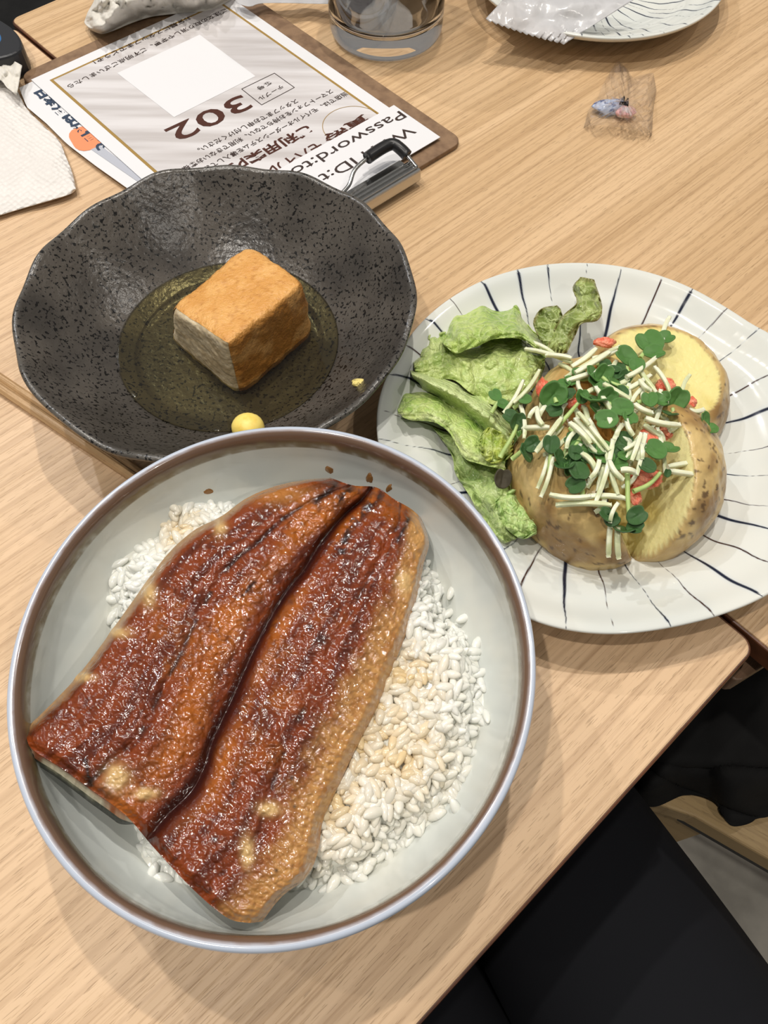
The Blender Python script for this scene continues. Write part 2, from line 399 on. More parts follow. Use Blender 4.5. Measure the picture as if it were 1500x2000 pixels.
bA, bB, bC = tl(1437, 1336, -.03), tl(1520, 1284, -.03), tl(1395, 1280, -.03)
dd = (bC-bA)/np.linalg.norm(bC-bA); e2 = (bB-bA)/np.linalg.norm(bB-bA)
prism('support_board', resample(np.array([bA+e2*.003, bB+e2*.10, bB+e2*.10+dd*.2, bA+dd*.2, bA+dd*.003, bA+dd*.0008+e2*.0008]), 6, smooth=False) if False else np.array([bA+e2*.004, bB+e2*.10, bB+e2*.10+dd*.2, bA+dd*.2, bA+dd*.004, bA+dd*.0012+e2*.0012]), -FLOOR_Z-.045, -FLOOR_Z-.03, M['dim_wood'], t2, .0008)

# pale bench with a jacket on it
BZ = -.27
bq = np.array([un(u, v, BZ)[:2] for u, v in ((1362, 1598), (1560, 1712))])
bd = (bq[1]-bq[0])/np.linalg.norm(bq[1]-bq[0]); bn = np.array([-bd[1], bd[0]])
if bn[1] < 0: bn = -bn
rot = math.atan2(bd[1], bd[0])
be = empty('wooden_bench', (bq[0][0], bq[0][1], FLOOR_Z), rot)
prism('seat', np.array([[-.055, -.012], [-.002, 0], [.9, 0], [.9, .30], [-.09, .30]]), .435, -FLOOR_Z+BZ, M['pale_wood'], be, .002)
prism('seat_gap_shade', np.array([[.0, .006], [.89, .006], [.89, .025], [.0, .025]]), .41, .4345, M['black_plastic'], be)  # black strip standing in for the shaded gap under the seat edge
for a in (.0, .84):
    for b_ in (.03, .25):
        prism('leg', np.array([[a, b_], [a+.04, b_], [a+.04, b_+.04], [a, b_+.04]]), 0, .4345, M['pale_wood'], be)
tag(be, 'pale wooden bench half in shade under the black jacket, above the concrete floor', 'bench')

def ruled(name, A, B, zf, m, parent=None, n=60, k=24, th=None, col=None, smoothc=True, jitter=0, seed=0):
    """sheet between two outline curves; zf(u,v,s,t) gives its real height"""
    A = resample(A, n, smooth=smoothc); Bq = resample(B, n, smooth=smoothc)
    s = np.linspace(0, 1, n)[:, None]*np.ones((1, k)); t = np.ones((n, 1))*np.linspace(0, 1, k)[None]
    P = A[:, None]*(1-t[..., None])+Bq[:, None]*t[..., None]
    z = zf(P[..., 0], P[..., 1], s, t); X = un(P[..., 0], P[..., 1], z)
    c = col(P[..., 0], P[..., 1], s, t, z) if col else None
    o = mk(name, X.reshape(-1, 3), gridF(n, k), m, parent, True, col=None if c is None else c.reshape(-1, 3))
    if th: solid(o, th)
    return o
def jz(u, v, s, t):
    p = np.stack([u/60, v/60, 0*u], -1)
    e = np.minimum(np.minimum(s, 1-s), np.minimum(t, 1-t))
    return -.262+.045*sstep(0, .30, e)+.006*fbm(p*.6, 3, 5)*sstep(0, .1, e)-.010*np.exp(-((v-(1495+.45*(u-1250)))/7.)**2)*sstep(0, .1, e)-.008*np.exp(-((v-(1487+.05*(u-1250)))/5.)**2)
jk = ruled('black_jacket', [(1222, 1425), (1300, 1320), (1400, 1265), (1520, 1220), (1600, 1200)],
           [(1215, 1500), (1262, 1572), (1330, 1552), (1392, 1566), (1420, 1606), (1440, 1612), (1500, 1592), (1600, 1560)], jz, M['black_cloth'], n=110, k=60)
solid(jk, .004, -1)
tag(jk, 'black cloth jacket heaped on the pale wooden bench beside the table edge', 'jacket')

# person in black trousers: one continuous lower body
def person():
    z0 = -.235
    me = bpy.data.meshes.new('person')
    pts = dict(hip=(.20, -.33, z0), waist=(.22, -.40, z0+.14), belly=(.225, -.42, z0+.26),
               rh=(.265, -.27, z0), rk=(.082, .105, z0-.005), ra=(.095, .16, -.62), rf=(.02, .25, -.70),
               rm=(.152, -.045, z0),
               lh=(.10, -.36, z0), lm=(.035, -.12, z0), lk=(-.06, .055, z0-.005), la=(-.04, .11, -.62), lf=(-.10, .20, -.69))
    keys = list(pts); idx = {k: i for i, k in enumerate(keys)}
    E = [('hip', 'waist'), ('waist', 'belly'), ('hip', 'rh'), ('rh', 'rm'), ('rm', 'rk'), ('rk', 'ra'), ('ra', 'rf'), ('hip', 'lh'), ('lh', 'lm'), ('lm', 'lk'), ('lk', 'la'), ('la', 'lf')]
    me.from_pydata([pts[k] for k in keys], [(idx[a], idx[b]) for a, b in E], [])
    o = link_mesh('person', me, M['navy_cloth'])
    sk = o.modifiers.new('skin', 'SKIN'); sk.use_smooth_shade = True
    R = dict(hip=.13, waist=.13, belly=.12, rh=.095, rm=.088, rk=.066, ra=.045, rf=.035, lh=.095, lm=.088, lk=.066, la=.045, lf=.035)
    for k in keys:
        v = me.skin_vertices[0].data[idx[k]]; v.radius = (R[k], R[k]); v.use_root = (k == 'hip')
    ss = o.modifiers.new('sub', 'SUBSURF'); ss.levels = 2; ss.render_levels = 2
    tag(o, 'seated person in black trousers, lap and thigh beyond the near table edge', 'person')
person()

# dark seat beyond the far table edge
ds = empty('dark_bench', (0, 0, FLOOR_Z))
o = prism('seat_cushion', round_rect(-.30, -.20, .30, .22, .03), .42, .50, M['black_cloth'], ds, .012)
prism('plinth', round_rect(-.28, -.18, .28, .20, .01), 0, .42, M['black_plastic'], ds)
ds.location = (-.55, .86, FLOOR_Z); ds.rotation_euler = (0, 0, GA)
tag(ds, 'black upholstered bench beyond the far left table corner', 'bench')

# ------------------------------------------------------------------ lathe-like vessels
def vessel(name, prof, cx, cy, colf, m, nA=360, sub=6, rmod=None, zmod=None, parent=None):
    prof = resample(np.asarray(prof, float), len(prof)*sub, smooth=True)
    n = len(prof); a = np.linspace(0, 2*math.pi, nA, endpoint=False)
    R = prof[:, 0][:, None]*np.ones((1, nA)); Z = prof[:, 1][:, None]*np.ones((1, nA)); A = np.ones((n, 1))*a[None]
    idx = np.arange(n)[:, None]*np.ones((1, nA))/n
    if rmod is not None: R = rmod(R, Z, A)
    if zmod is not None: Z = zmod(R, Z, A)
    X = np.stack([cx+R*np.cos(A), cy+R*np.sin(A), Z], -1)
    c = colf(R, Z, A, idx, X)
    return mk(name, X.reshape(-1, 3), gridF(n, nA, wrap_m=True, flip=True), m, parent, True, col=c.reshape(-1, 3)), prof

# --- rice bowl
RB = (-.03560, .08440); RBZ = .063; RBR = .085
rb_out = [(0.0, .004), (.028, .004), (.0295, .0002), (.0325, .0002), (.0335, .006), (.046, .0090), (.062, .0165), (.0745, .0290), (.0815, .0420), (.0842, .0530), (.0848, .0600)]
rb_in = [(.0850, .0622), (.0843, .0636), (.0829, .0637), (.0814, .0622), (.0806, .0590), (.0802, .0530), (.0790, .0470), (.0735, .0375), (.0610, .0240), (.0420, .0128), (.0200, .0090), (0.0, .0085)]
def rb_col(R, Z, A, idx, X):
    inner = (np.arange(len(Z)) >= int(np.argmax(Z[:, 0]))-30)[:, None] & (R < .0858) & (np.arange(len(Z)) >= int(np.argmax(R[:, 0]))-4)[:, None] | np.zeros(R.shape, bool)
    c = np.zeros(R.shape+(3,)); c[:] = (.58, .61, .585)
    n1 = fbm(X*60, 3, 3); c = mixc(c, (.63, .64, .59), sstep(-.2, .6, n1))
    blue = np.array((.43, .48, .57)); brown = np.array((.15, .092, .062)); ol = np.array((.20, .15, .07))
    nn = fbm(X*260, 3, 9)*.00025
    r = idx-.5+nn*18   # position along the profile past the top of the wall
    c = np.where((~inner)[..., None], mixc(blue, (.44, .50, .60), sstep(-.3, .5, n1)), c)
    rr_ = R/((1+.027*np.sin(A)**2)*.996)+nn
    lipk = inner & (Z > .0555)
    k_out = sstep(.0825, .0829, rr_)
    band = mixc(brown*np.ones(X.shape), blue*1.08, k_out)
    band = mixc(band, (.30, .20, .15), np.exp(-((rr_-.0827)/.0003)**2)*.5)
    kk_ = lipk*sstep(.0803, .0806, rr_)
    c = mixc(c, band, kk_)
    c = mixc(c, ol, lipk*np.exp(-((rr_-.0805)/.00018)**2)*.8)
    return c
def rb_rm(R, Z, A): return R*((1+.027*np.sin(A)**2*sstep(.03, .08, R))*.996)
rb, rb_prof = vessel('rice_bowl', rb_out+rb_in, RB[0], RB[1], rb_col, M['bowl_glaze'], 640, 14, rb_rm)
tag(rb, 'large grey-green stoneware bowl with a blue and brown rim, holding eel and rice', 'bowl')

def hit(u, v, prof, c):
    """where the sight line meets the inside of a vessel"""
    d = ray(u, v); d = d/np.linalg.norm(d)
    p = np.array([0, 0, CAM_H])
    k = int(np.argmax(prof[:, 1])); inn = prof[k:]; rr = inn[::-1, 0]; zz = inn[::-1, 1]
    for t in np.arange(.15, .6, .0003):
        q = p+d*t; r = math.hypot(q[0]-c[0], (q[1]-c[1])/(1.032 if c is RB else 1))
        if r < rr[-1] and q[2] <= np.interp(r, rr, zz): return q
        if q[2] < 0: break
    return q

# --- black bowl
BB = (-.0746, .2523); BBR = .0885; BBZ = .048
bb_out = [(0, .003), (.030, .003), (.032, .0002), (.035, .0002), (.036, .005), (.046, .0085), (.058, .0165), (.070, .0275), (.080, .038), (.0865, .0450)]
bb_in = [(.0885, .0475), (.0880, .0490), (.0860, .0490), (.0835, .0465), (.0750, .0370), (.0640, .0265), (.0540, .0190), (.0475, .0158), (.0455, .0150), (.0440, .0136), (.0400, .0128), (.0200, .0122), (0, .0120)]
def scal(A):
    return .0034*np.cos(15*A+.4)*(.6+.4*np.sin(2*A+1))+.004*np.sin(7*A+2)+.003*np.sin(10*A+1)
def bb_r(R, Z, A):
    return R*(1+scal(A)*sstep(.055, .0885, R))
def bb_z(R, Z, A):
    return Z+(.0008*np.cos(15*A+1.4)+.0008*np.sin(7*A)+.0006*np.sin(4*A))*sstep(.060, .0885, R)
def bb_col(R, Z, A, idx, X):
    n0 = fbm(X*45, 3, 2); n1 = vn(X*1000, 5); n2 = vn(X*np.array([620, 620, 620])+9, 8)
    c = mixc((.045, .040, .035), (.085, .075, .064), sstep(-.4, .5, n0))
    rim = np.exp(-((R-.0875)/.0012)**2)*sstep(.040, .045, Z)
    c = mixc(c, (.09, .085, .075), rim*.6)
    return c
bb, bb_prof = vessel('black_bowl', bb_out+bb_in, BB[0], BB[1], bb_col, M['bowl_black'], 900, 16, bb_r, bb_z)
tag(bb, 'wide black speckled stoneware bowl with scalloped rim, holding fried tofu in broth', 'bowl')

# broth: a pool with its own skin and bed
LZ = .0185
rl = .0528
a = np.linspace(0, 2*math.pi, 128, endpoint=False)
rings = [(0, LZ), (.03, LZ), (rl-.0015, LZ), (rl-.0002, LZ+.0004), (rl-.0004, LZ-.0001)]
V = np.array([[BB[0]+r*math.cos(t), BB[1]+r*math.sin(t), z] for r, z in rings for t in a])
br = mk('broth', V, gridF(len(rings), 128, wrap_m=True, flip=False), M['broth'])
tag(br, 'pool of clear amber broth in the black bowl around the fried tofu', 'broth', kind='stuff')

# --- fried tofu block
tb = {k: un(u, v, z) for k, (u, v, z) in dict(L=(330, 600, .0425), T=(484, 470, .0420), R=(600, 546, .0495), F=(442, 674, .0515)).items()}
bot = {k: un(u, v, .0125) for k, (u, v) in dict(L=(327, 664), R=(622, 655), F=(470, 785)).items()}
bot['T'] = bot['L']+bot['R']-bot['F']
def bil(q, s, t):  # s: L->R side, t
    return (q['L'][None, None]*(1-s)[..., None]*(1-t)[..., None]+q['F'][None, None]*s[..., None]*(1-t)[..., None]
            + q['T'][None, None]*(1-s)[..., None]*t[..., None]+q['R'][None, None]*s[..., None]*t[..., None])
def tofu():
    n = 70
    def face(S, T_, U):
        # rounded box mapping: S,T_,U in 0..1
        P = np.stack([S, T_, U], -1)*2-1
        m_ = np.max(np.abs(P), -1, keepdims=True)
        e = 9.0
        L_ = (np.sum(np.abs(P)**e, -1, keepdims=True))**(1/e)
        P = P*(m_/L_); P = (P+1)/2
        X = bil(bot, P[..., 0], P[..., 1])*(1-P[..., 2])[..., None]+bil(tb, P[..., 0], P[..., 1])*P[..., 2][..., None]
        return X, P
    g = np.linspace(0, 1, n); G1, G2 = np.meshgrid(g, g, indexing='ij'); o1 = np.ones_like(G1)
    root = empty('fried_tofu', tuple(bot['F']*0+np.array([BB[0], BB[1], 0])))
    MBc = []
    ctr = (bot['L']+bot['R']+tb['L']+tb['R'])/4
    def put(faces, name, m, colf, disp):
        Vs, Fs, Cs, off = [], [], [], 0
        for (S, T_, U), kind in faces:
            X, P = face(S, T_, U)
            N = (X-ctr); N /= np.linalg.norm(N, axis=-1, keepdims=True)
            X = X+N*disp(X, P, kind)[..., None]
            F = gridF(n, n)
            q = X.reshape(-1, 3); f = F[0]; nn = np.cross(q[f[1]]-q[f[0]], q[f[2]]-q[f[0]])
            fm = gridF(n, n)[n*n//2]; nn = np.cross(q[fm[1]]-q[fm[0]], q[fm[2]]-q[fm[0]])
            if nn.dot(q[fm[0]]-ctr) < 0: F = F[:, ::-1]
            Vs.append(q); Fs.append(F+off); Cs.append(colf(X, P, kind).reshape(-1, 3)); off += n*n
        V = np.vstack(Vs)-np.array([BB[0], BB[1], 0])
        return mk(name, V, np.vstack(Fs), m, root, True, col=np.vstack(Cs))
    def crustcol(X, P, k):
        n1 = fbm(X*130, 3, 4); n2 = fbm(X*600, 2, 14)
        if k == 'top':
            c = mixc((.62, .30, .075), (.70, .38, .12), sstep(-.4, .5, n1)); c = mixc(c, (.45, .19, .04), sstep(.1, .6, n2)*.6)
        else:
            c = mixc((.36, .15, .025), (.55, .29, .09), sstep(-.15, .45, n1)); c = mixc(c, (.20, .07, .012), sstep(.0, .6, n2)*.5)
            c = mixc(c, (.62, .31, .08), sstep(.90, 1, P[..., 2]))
        return c
    def fleshcol(X, P, k):
        n1 = fbm(X*np.array([150, 150, 500]), 3, 21)
        c = mixc((.44, .34, .20), (.60, .50, .34), sstep(-.4, .4, n1))
        c = mixc(c, (.30, .17, .05), sstep(.5, .0, P[..., 2]*6))
        return c
    def d1(X, P, k): return fbm(X*120, 3, 31)*.0011+fbm(X*500, 2, 3)*.00035
    def d2(X, P, k):
        e = np.minimum(P[..., 1], 1-P[..., 1]); w = sstep(0, .12, np.minimum(e, 1-P[..., 2]))
        return d1(X, P, k)-.0022*w*np.sin(math.pi*np.clip(P[..., 2], 0, 1))**.5+.0008*w*fbm(X*np.array([300, 300, 500]), 3, 12)
    z0, z1 = 0*o1, o1
    put([((G1, G2, z1), 'top'), ((z1, G1, G2), 'side'), ((G1, z1, G2), 'side'), ((G1, G2, z0), 'side')], 'crust', M['tofu_crust'], crustcol, d1)
    put([((G1, z0, G2), 'cut'), ((z0, G1, G2), 'side')][:1], 'cut_face', M['tofu_flesh'], fleshcol, d2)
    put([((z0, G1, G2), 'side')], 'crust', M['tofu_crust'], crustcol, d1)
    tag(root, 'golden brown fried tofu block with one pale cut face, standing in the broth', 'tofu')
tofu()

# ------------------------------------------------------------------ striped plates
def polar_plate(name, center, rfun, rimz, lines, nA=1440, prof=None, nR=90, m=None, label='', parent=None):
    cx, cy = center
    a = np.linspace(0, 2*math.pi, nA, endpoint=False); rad = rfun(a)
    f = np.concatenate([np.linspace(0, 1, nR), np.array([1.006, 1.003, .985, .93, .85, .75, .66, .62, .60, .56, 0])])
    pz = np.interp(np.minimum(f, 1), [0, .35, .55, .62, .75, .86, .95, 1], [.0068, .0070, .0074, .0088, .0145, .0188, .0225, .0245])
    under = np.arange(len(f)) >= nR
    uz = np.array([.0238, .0228, .0205, .0170, .0130, .0085, .0050, .0002, .0002, .0035, .0035])
    pz = pz.copy(); pz[nR:] = uz
    pz = pz*rimz/.0245
    Rg = f[:, None]*rad[None]; A = np.ones((len(f), 1))*a[None]; Z = pz[:, None]*np.ones((1, nA))
    top = (~under)[:, None]
    ff = f[:, None]*np.ones((1, nA))
    Z = Z+top*(.0006*np.sin(ff*34)*sstep(.55, .7, ff)*(1-sstep(.97, 1, ff))+.0006*fbm(np.stack([Rg*40*np.cos(A), Rg*40*np.sin(A), 0*Rg], -1), 2, 3)*sstep(.6, .8, ff)*(1-sstep(.97, 1, ff)))
    X = np.stack([cx+Rg*np.cos(A), cy+Rg*np.sin(A), Z], -1)
    c = np.zeros(X.shape); c[:] = (.68, .69, .645); c = mixc(c, (.625, .65, .62), sstep(-.3, .5, fbm(X*35, 3, 6)))
    ink = np.zeros(Rg.shape); brn = np.zeros(Rg.shape); halo = np.zeros(Rg.shape)
    for th_o, th_i, f_i, w, isb, sd in lines:
        ph = np.interp(f, [0, f_i, 1], [th_i, th_i, th_o])+(.0055*np.sin(f*17+sd)+.004*np.sin(f*41+sd*2))*(1-f)*2.0
        d = np.abs((A-ph[:, None]+math.pi) % (2*math.pi)-math.pi)*Rg
        ww = w*(.55+.45*np.sin(f*9+sd*3))*np.where(f > .985, .4, 1)
        kk = (1-sstep(.6, 1.35, d/ww[:, None]))*(ff > .15)*top
        halo = np.maximum(halo, (1-sstep(.5, 4.0, d/ww[:, None]))*top*(ff > .15))
        if isb: brn = np.maximum(brn, kk)
        ink = np.maximum(ink, kk)
    c = mixc(c, (.42, .50, .62), halo*.22)
    icol = mixc(np.array((.010, .014, .032))*np.ones(X.shape), (.045, .016, .010), brn)
    c = c*(1-ink[..., None])+icol*ink[..., None]
    return mk(name, X.reshape(-1, 3), gridF(len(f), nA, wrap_m=True, flip=False), m, parent, True, col=c.reshape(-1, 3))
PC = np.array([.096, .203])
outl = [(737, 830), (745, 762), (775, 700), (812, 642), (875, 585), (940, 548), (1030, 521), (1130, 512), (1220, 520), (1290, 537), (1355, 563), (1423, 603), (1500, 655)]
outl2 = [(1500, 1158), (1474, 1170), (1400, 1198), (1300, 1221), (1200, 1234), (1120, 1228), (1040, 1208)]
pw = [un(u, v, .025)[:2]-PC for u, v in outl+outl2]
ang = np.array([math.atan2(p[1], p[0]) for p in pw]); rad = np.array([np.hypot(*p) for p in pw])
extra = [(-2.45, .098), (-2.85, .0985), (.0, .104), (.22, .104), (-.22, .104), (.42, .104)]
ang = np.r_[ang, [e[0] for e in extra]]; rad = np.r_[rad, [e[1] for e in extra]]
o_ = np.argsort(ang); ang = ang[o_]; rad = rad[o_]
print('plate radii', [(round(x, 2), round(y*1000)) for x, y in zip(ang, rad)])
def rplate(a):
    a = (np.asarray(a)+math.pi) % (2*math.pi)-math.pi
    aa = np.r_[ang-2*math.pi, ang, ang+2*math.pi]; rr = np.r_[rad, rad, rad]
    acc = 0
    for d in np.linspace(-.12, .12, 7): acc = acc+np.interp(a+d, aa, rr)
    return acc/7
SL = [((935, 552), (952, 580), 1), ((1009, 531), (1038, 639), 1), ((1067, 520), (1075, 598), 1), ((1145, 512), (1137, 670), 0), ((1214, 518), (1183, 660), 1),
      ((1296, 537), (1246, 652), 2), ((1355, 563), (1310, 639), 1), ((1423, 603), (1359, 670), 2), ((1479, 647), (1390, 719), 1), ((1500, 724), (1415, 772), 2),
      ((1500, 783), (1413, 816), 1), ((1500, 850), (1402, 870), 2), ((1500, 905), (1403, 906), 1), ((1500, 968), (1405, 958), 2), ((1500, 1015), (1400, 991), 1),
      ((1500, 1089), (1378, 1035), 2), ((1474, 1160), (1338, 1068), 1), ((1383, 1195), (1292, 1093), 2), ((1302, 1217), (1225, 1093), 1), ((1196, 1222), (1174, 1116), 2),
      ((1104, 1209), (1107, 1088), 1), ((1017, 1141), (1066, 1047), 2), ((945, 1095), (1003, 1058), 1), ((869, 932), (897, 932), 2), ((743, 862), (879, 880), 1),
      ((743, 804), (838, 834), 2), ((761, 737), (802, 752), 1), ((790, 680), (803, 689), 2), ((826, 626), (853, 647), 1), ((875, 585), (889, 601), 2), ((820, 960), (930, 950), 1)]
lines = []
for i, (o1_, i1_, k) in enumerate(SL):
    po = un(*o1_, .0225)[:2]-PC; pi = un(*i1_, .014)[:2]-PC
    fo = min(np.hypot(*po)/rplate(math.atan2(po[1], po[0])), 1); fi = np.hypot(*pi)/rplate(math.atan2(pi[1], pi[0]))
    to = math.atan2(po[1], po[0]); ti = math.atan2(pi[1], pi[0])
    dt = (ti-to+math.pi) % (2*math.pi)-math.pi
    slope = dt/max(fo-fi, .12); to1 = to-slope*(1-fo); 
    lines.append((to1, to1+slope*(1-fi), fi, .00082 if k == 1 else .00045, k == 2, i*1.7))
sp = polar_plate('salad_plate', PC, rplate, .0245, lines, m=M['plate_glaze'])
tag(sp, 'white oval plate with dark radiating brush lines, carrying potato and salad', 'plate')
lines2 = [(i*2*math.pi/38+.05*math.sin(i*5), i*2*math.pi/38+.05*math.sin(i*5)-.12, .35, .0006, False, i*1.3) for i in range(38)]
sd = polar_plate('side_plate', (.146, .586), lambda a: .0868+0*np.asarray(a), .021, lines2, m=M['plate_glaze'], nA=900)
tag(sd, 'small white plate with thin dark radiating lines, lying under a white sachet', 'plate')

# ------------------------------------------------------------------ rice
def ellipsoid(n=8, k=5):
    V = [(0, 0, 1)]
    for j in range(1, k):
        t = math.pi*j/k
        for i in range(n): V.append((math.sin(t)*math.cos(2*math.pi*i/n), math.sin(t)*math.sin(2*math.pi*i/n), math.cos(t)))
    V.append((0, 0, -1)); F = []
    for i in range(n): F.append((0, 1+i, 1+(i+1) % n))
    for j in range(k-2):
        for i in range(n):
            a_ = 1+j*n+i; b_ = 1+j*n+(i+1) % n; F.append((a_, a_+n, b_+n)); F.append((a_, b_+n, b_))
    e = len(V)-1
    for i in range(n): F.append((1+(k-2)*n+i, e, 1+(k-2)*n+(i+1) % n))
    return np.array(V), np.array(F)
def inpoly(P, poly):
    x, y = P[..., 0], P[..., 1]; r = np.zeros(x.shape, bool); n = len(poly)
    for i in range(n):
        x1, y1 = poly[i]; x2, y2 = poly[(i+1) % n]
        c = ((y1 > y) != (y2 > y)) & (x < (x2-x1)*(y-y1)/((y2-y1) or 1e-9)+x1); r ^= c
    return r
bowl_in_r = rb_prof[int(np.argmax(rb_prof[:, 1])):][::-1]
def bowlz(x, y): return np.interp(np.hypot(x-RB[0], (y-RB[1])/1.03), bowl_in_r[:, 0], bowl_in_r[:, 1])
mound_px = [(430, 985), (340, 1010), (325, 1040), (235, 1110), (215, 1190), (250, 1400), (270, 1650), (300, 1700), (380, 1720), (480, 1730), (560, 1740), (620, 1730), (715, 1710),
            (780, 1650), (850, 1600), (900, 1530), (930, 1450), (945, 1380), (940, 1310), (920, 1250), (870, 1190), (860, 1140), (800, 1060), (600, 1000)]
mpoly = np.array([un(u, v, .036)[:2] for u, v in mound_px])
mc = mpoly.mean(0)
pr_ = resample(mpoly, 96, closed=True)
def mound_h(x, y):
    """height of the rice, falling away towards its outline"""
    d = np.full(np.shape(x), 9.)
    for p, q in zip(pr_, np.roll(pr_, -1, 0)):
        e = q-p; t = np.clip(((x-p[0])*e[0]+(y-p[1])*e[1])/(e@e), 0, 1)
        d = np.minimum(d, np.hypot(x-p[0]-t*e[0], y-p[1]-t*e[1]))
    return bowlz(x, y)+(.0435-bowlz(x, y))*sstep(-.002, .012, d)+.0015*fbm(np.stack([x*90, y*90, 0*x], -1), 2, 4), d
def rice():
    # bed under the grains
    m_ = 14; fr = np.linspace(0, 1, m_)
    P = mc[None, None]+(pr_[:, None]-mc[None, None])*fr[None, :, None]
    h, d = mound_h(P[..., 0], P[..., 1])
    V0 = np.dstack([P, (np.maximum(h-.0006, bowlz(P[..., 0], P[..., 1])+.0003))[..., None]]).reshape(-1, 3); F0 = gridF(96, m_, wrap_n=True, flip=True)
    F0 = np.vstack([F0[:, [0, 1, 2]], F0[:, [0, 2, 3]]])
    EV, EF = ellipsoid(10, 7)
    N = 3800
    pts = []
    lo, hi = mpoly.min(0), mpoly.max(0)
    while len(pts) < N:
        q = lo+(hi-lo)*rng.random((4000, 2)); q = q[inpoly(q, mpoly)]
        pts += list(q)
    pts = np.array(pts[:N])
    h, d = mound_h(pts[:, 0], pts[:, 1])
    stain_c = np.array([un(710, 1420, .042)[:2], un(790, 1330, .042)[:2], un(640, 1560, .042)[:2], un(780, 1470, .042)[:2], un(355, 1040, .04)[:2]])
    Vs, Fs, Cs = [V0], [F0], [np.tile((.70, .70, .63), (len(V0), 1))]
    off = len(V0)
    def add(pos, sx, n_tilt, c):
        nonlocal off
        th = rng.random()*math.pi*2; tl = rng.normal(0, .30)*n_tilt
        ax = np.array([math.cos(th)*math.cos(tl), math.sin(th)*math.cos(tl), math.sin(tl)])
        up = np.array([0, 0, 1.0]); b_ = np.cross(up, ax); b_ /= np.linalg.norm(b_); c_ = np.cross(ax, b_)
        L = rng.uniform(.0030, .0044)*sx; wd = rng.uniform(.0014, .0020)*sx
        E = EV.copy(); tp = 1-.22*E[:, 2]**2; bend = E[:, 2]**2*.25*rng.normal(0, .6)
        X = (E[:, 2]*L)[:, None]*ax+((E[:, 0]*tp+bend)*wd)[:, None]*b_+(E[:, 1]*tp*wd*.9)[:, None]*c_
        Vs.append(X+pos); Fs.append(EF+off); off += len(EV); Cs.append(np.tile(c, (len(EV), 1)))
    for p, hh, dd in zip(pts, h, d):
        st = max(float(np.exp(-((p-s)**2).sum()/(2*w**2))) for s, w in zip(stain_c, (.014, .009, .011, .011, .006)))
        k = np.clip(st*1.1*rng.uniform(.4, 1.1), 0, 1)
        c = np.array((.76, .77, .72))*(1-k)+np.array((.68, .52, .29))*k
        add((p[0], p[1], max(hh+rng.uniform(-.0010, .0016), float(bowlz(p[0], p[1]))+.0016)), 1, 1, c*rng.uniform(.93, 1.05))
    # stray grains on the wall of the bowl
    for (u, v) in [(415, 1000), (425, 1012), (432, 990), (360, 1030), (365, 1045), (300, 1085), (305, 1075), (318, 1070), (225, 1140), (232, 1195), (222, 1205),
                   (880, 1160), (876, 1200), (905, 1210), (930, 1260), (950, 1400), (890, 1580), (855, 1190), (690, 1715), (640, 1735), (300, 1705), (320, 1715), (845, 1125), (850, 1150)]:
        q = hit(u, v, rb_prof, RB); add((q[0], q[1], q[2]+.0012), 1, 1.2, np.array((.76, .77, .72)))
    tag(mk('rice', np.vstack(Vs), np.vstack(Fs), M['rice'], col=np.vstack(Cs)), 'white cooked rice, partly stained by brown sauce, under the glazed eel', 'rice', kind='stuff')
rice()

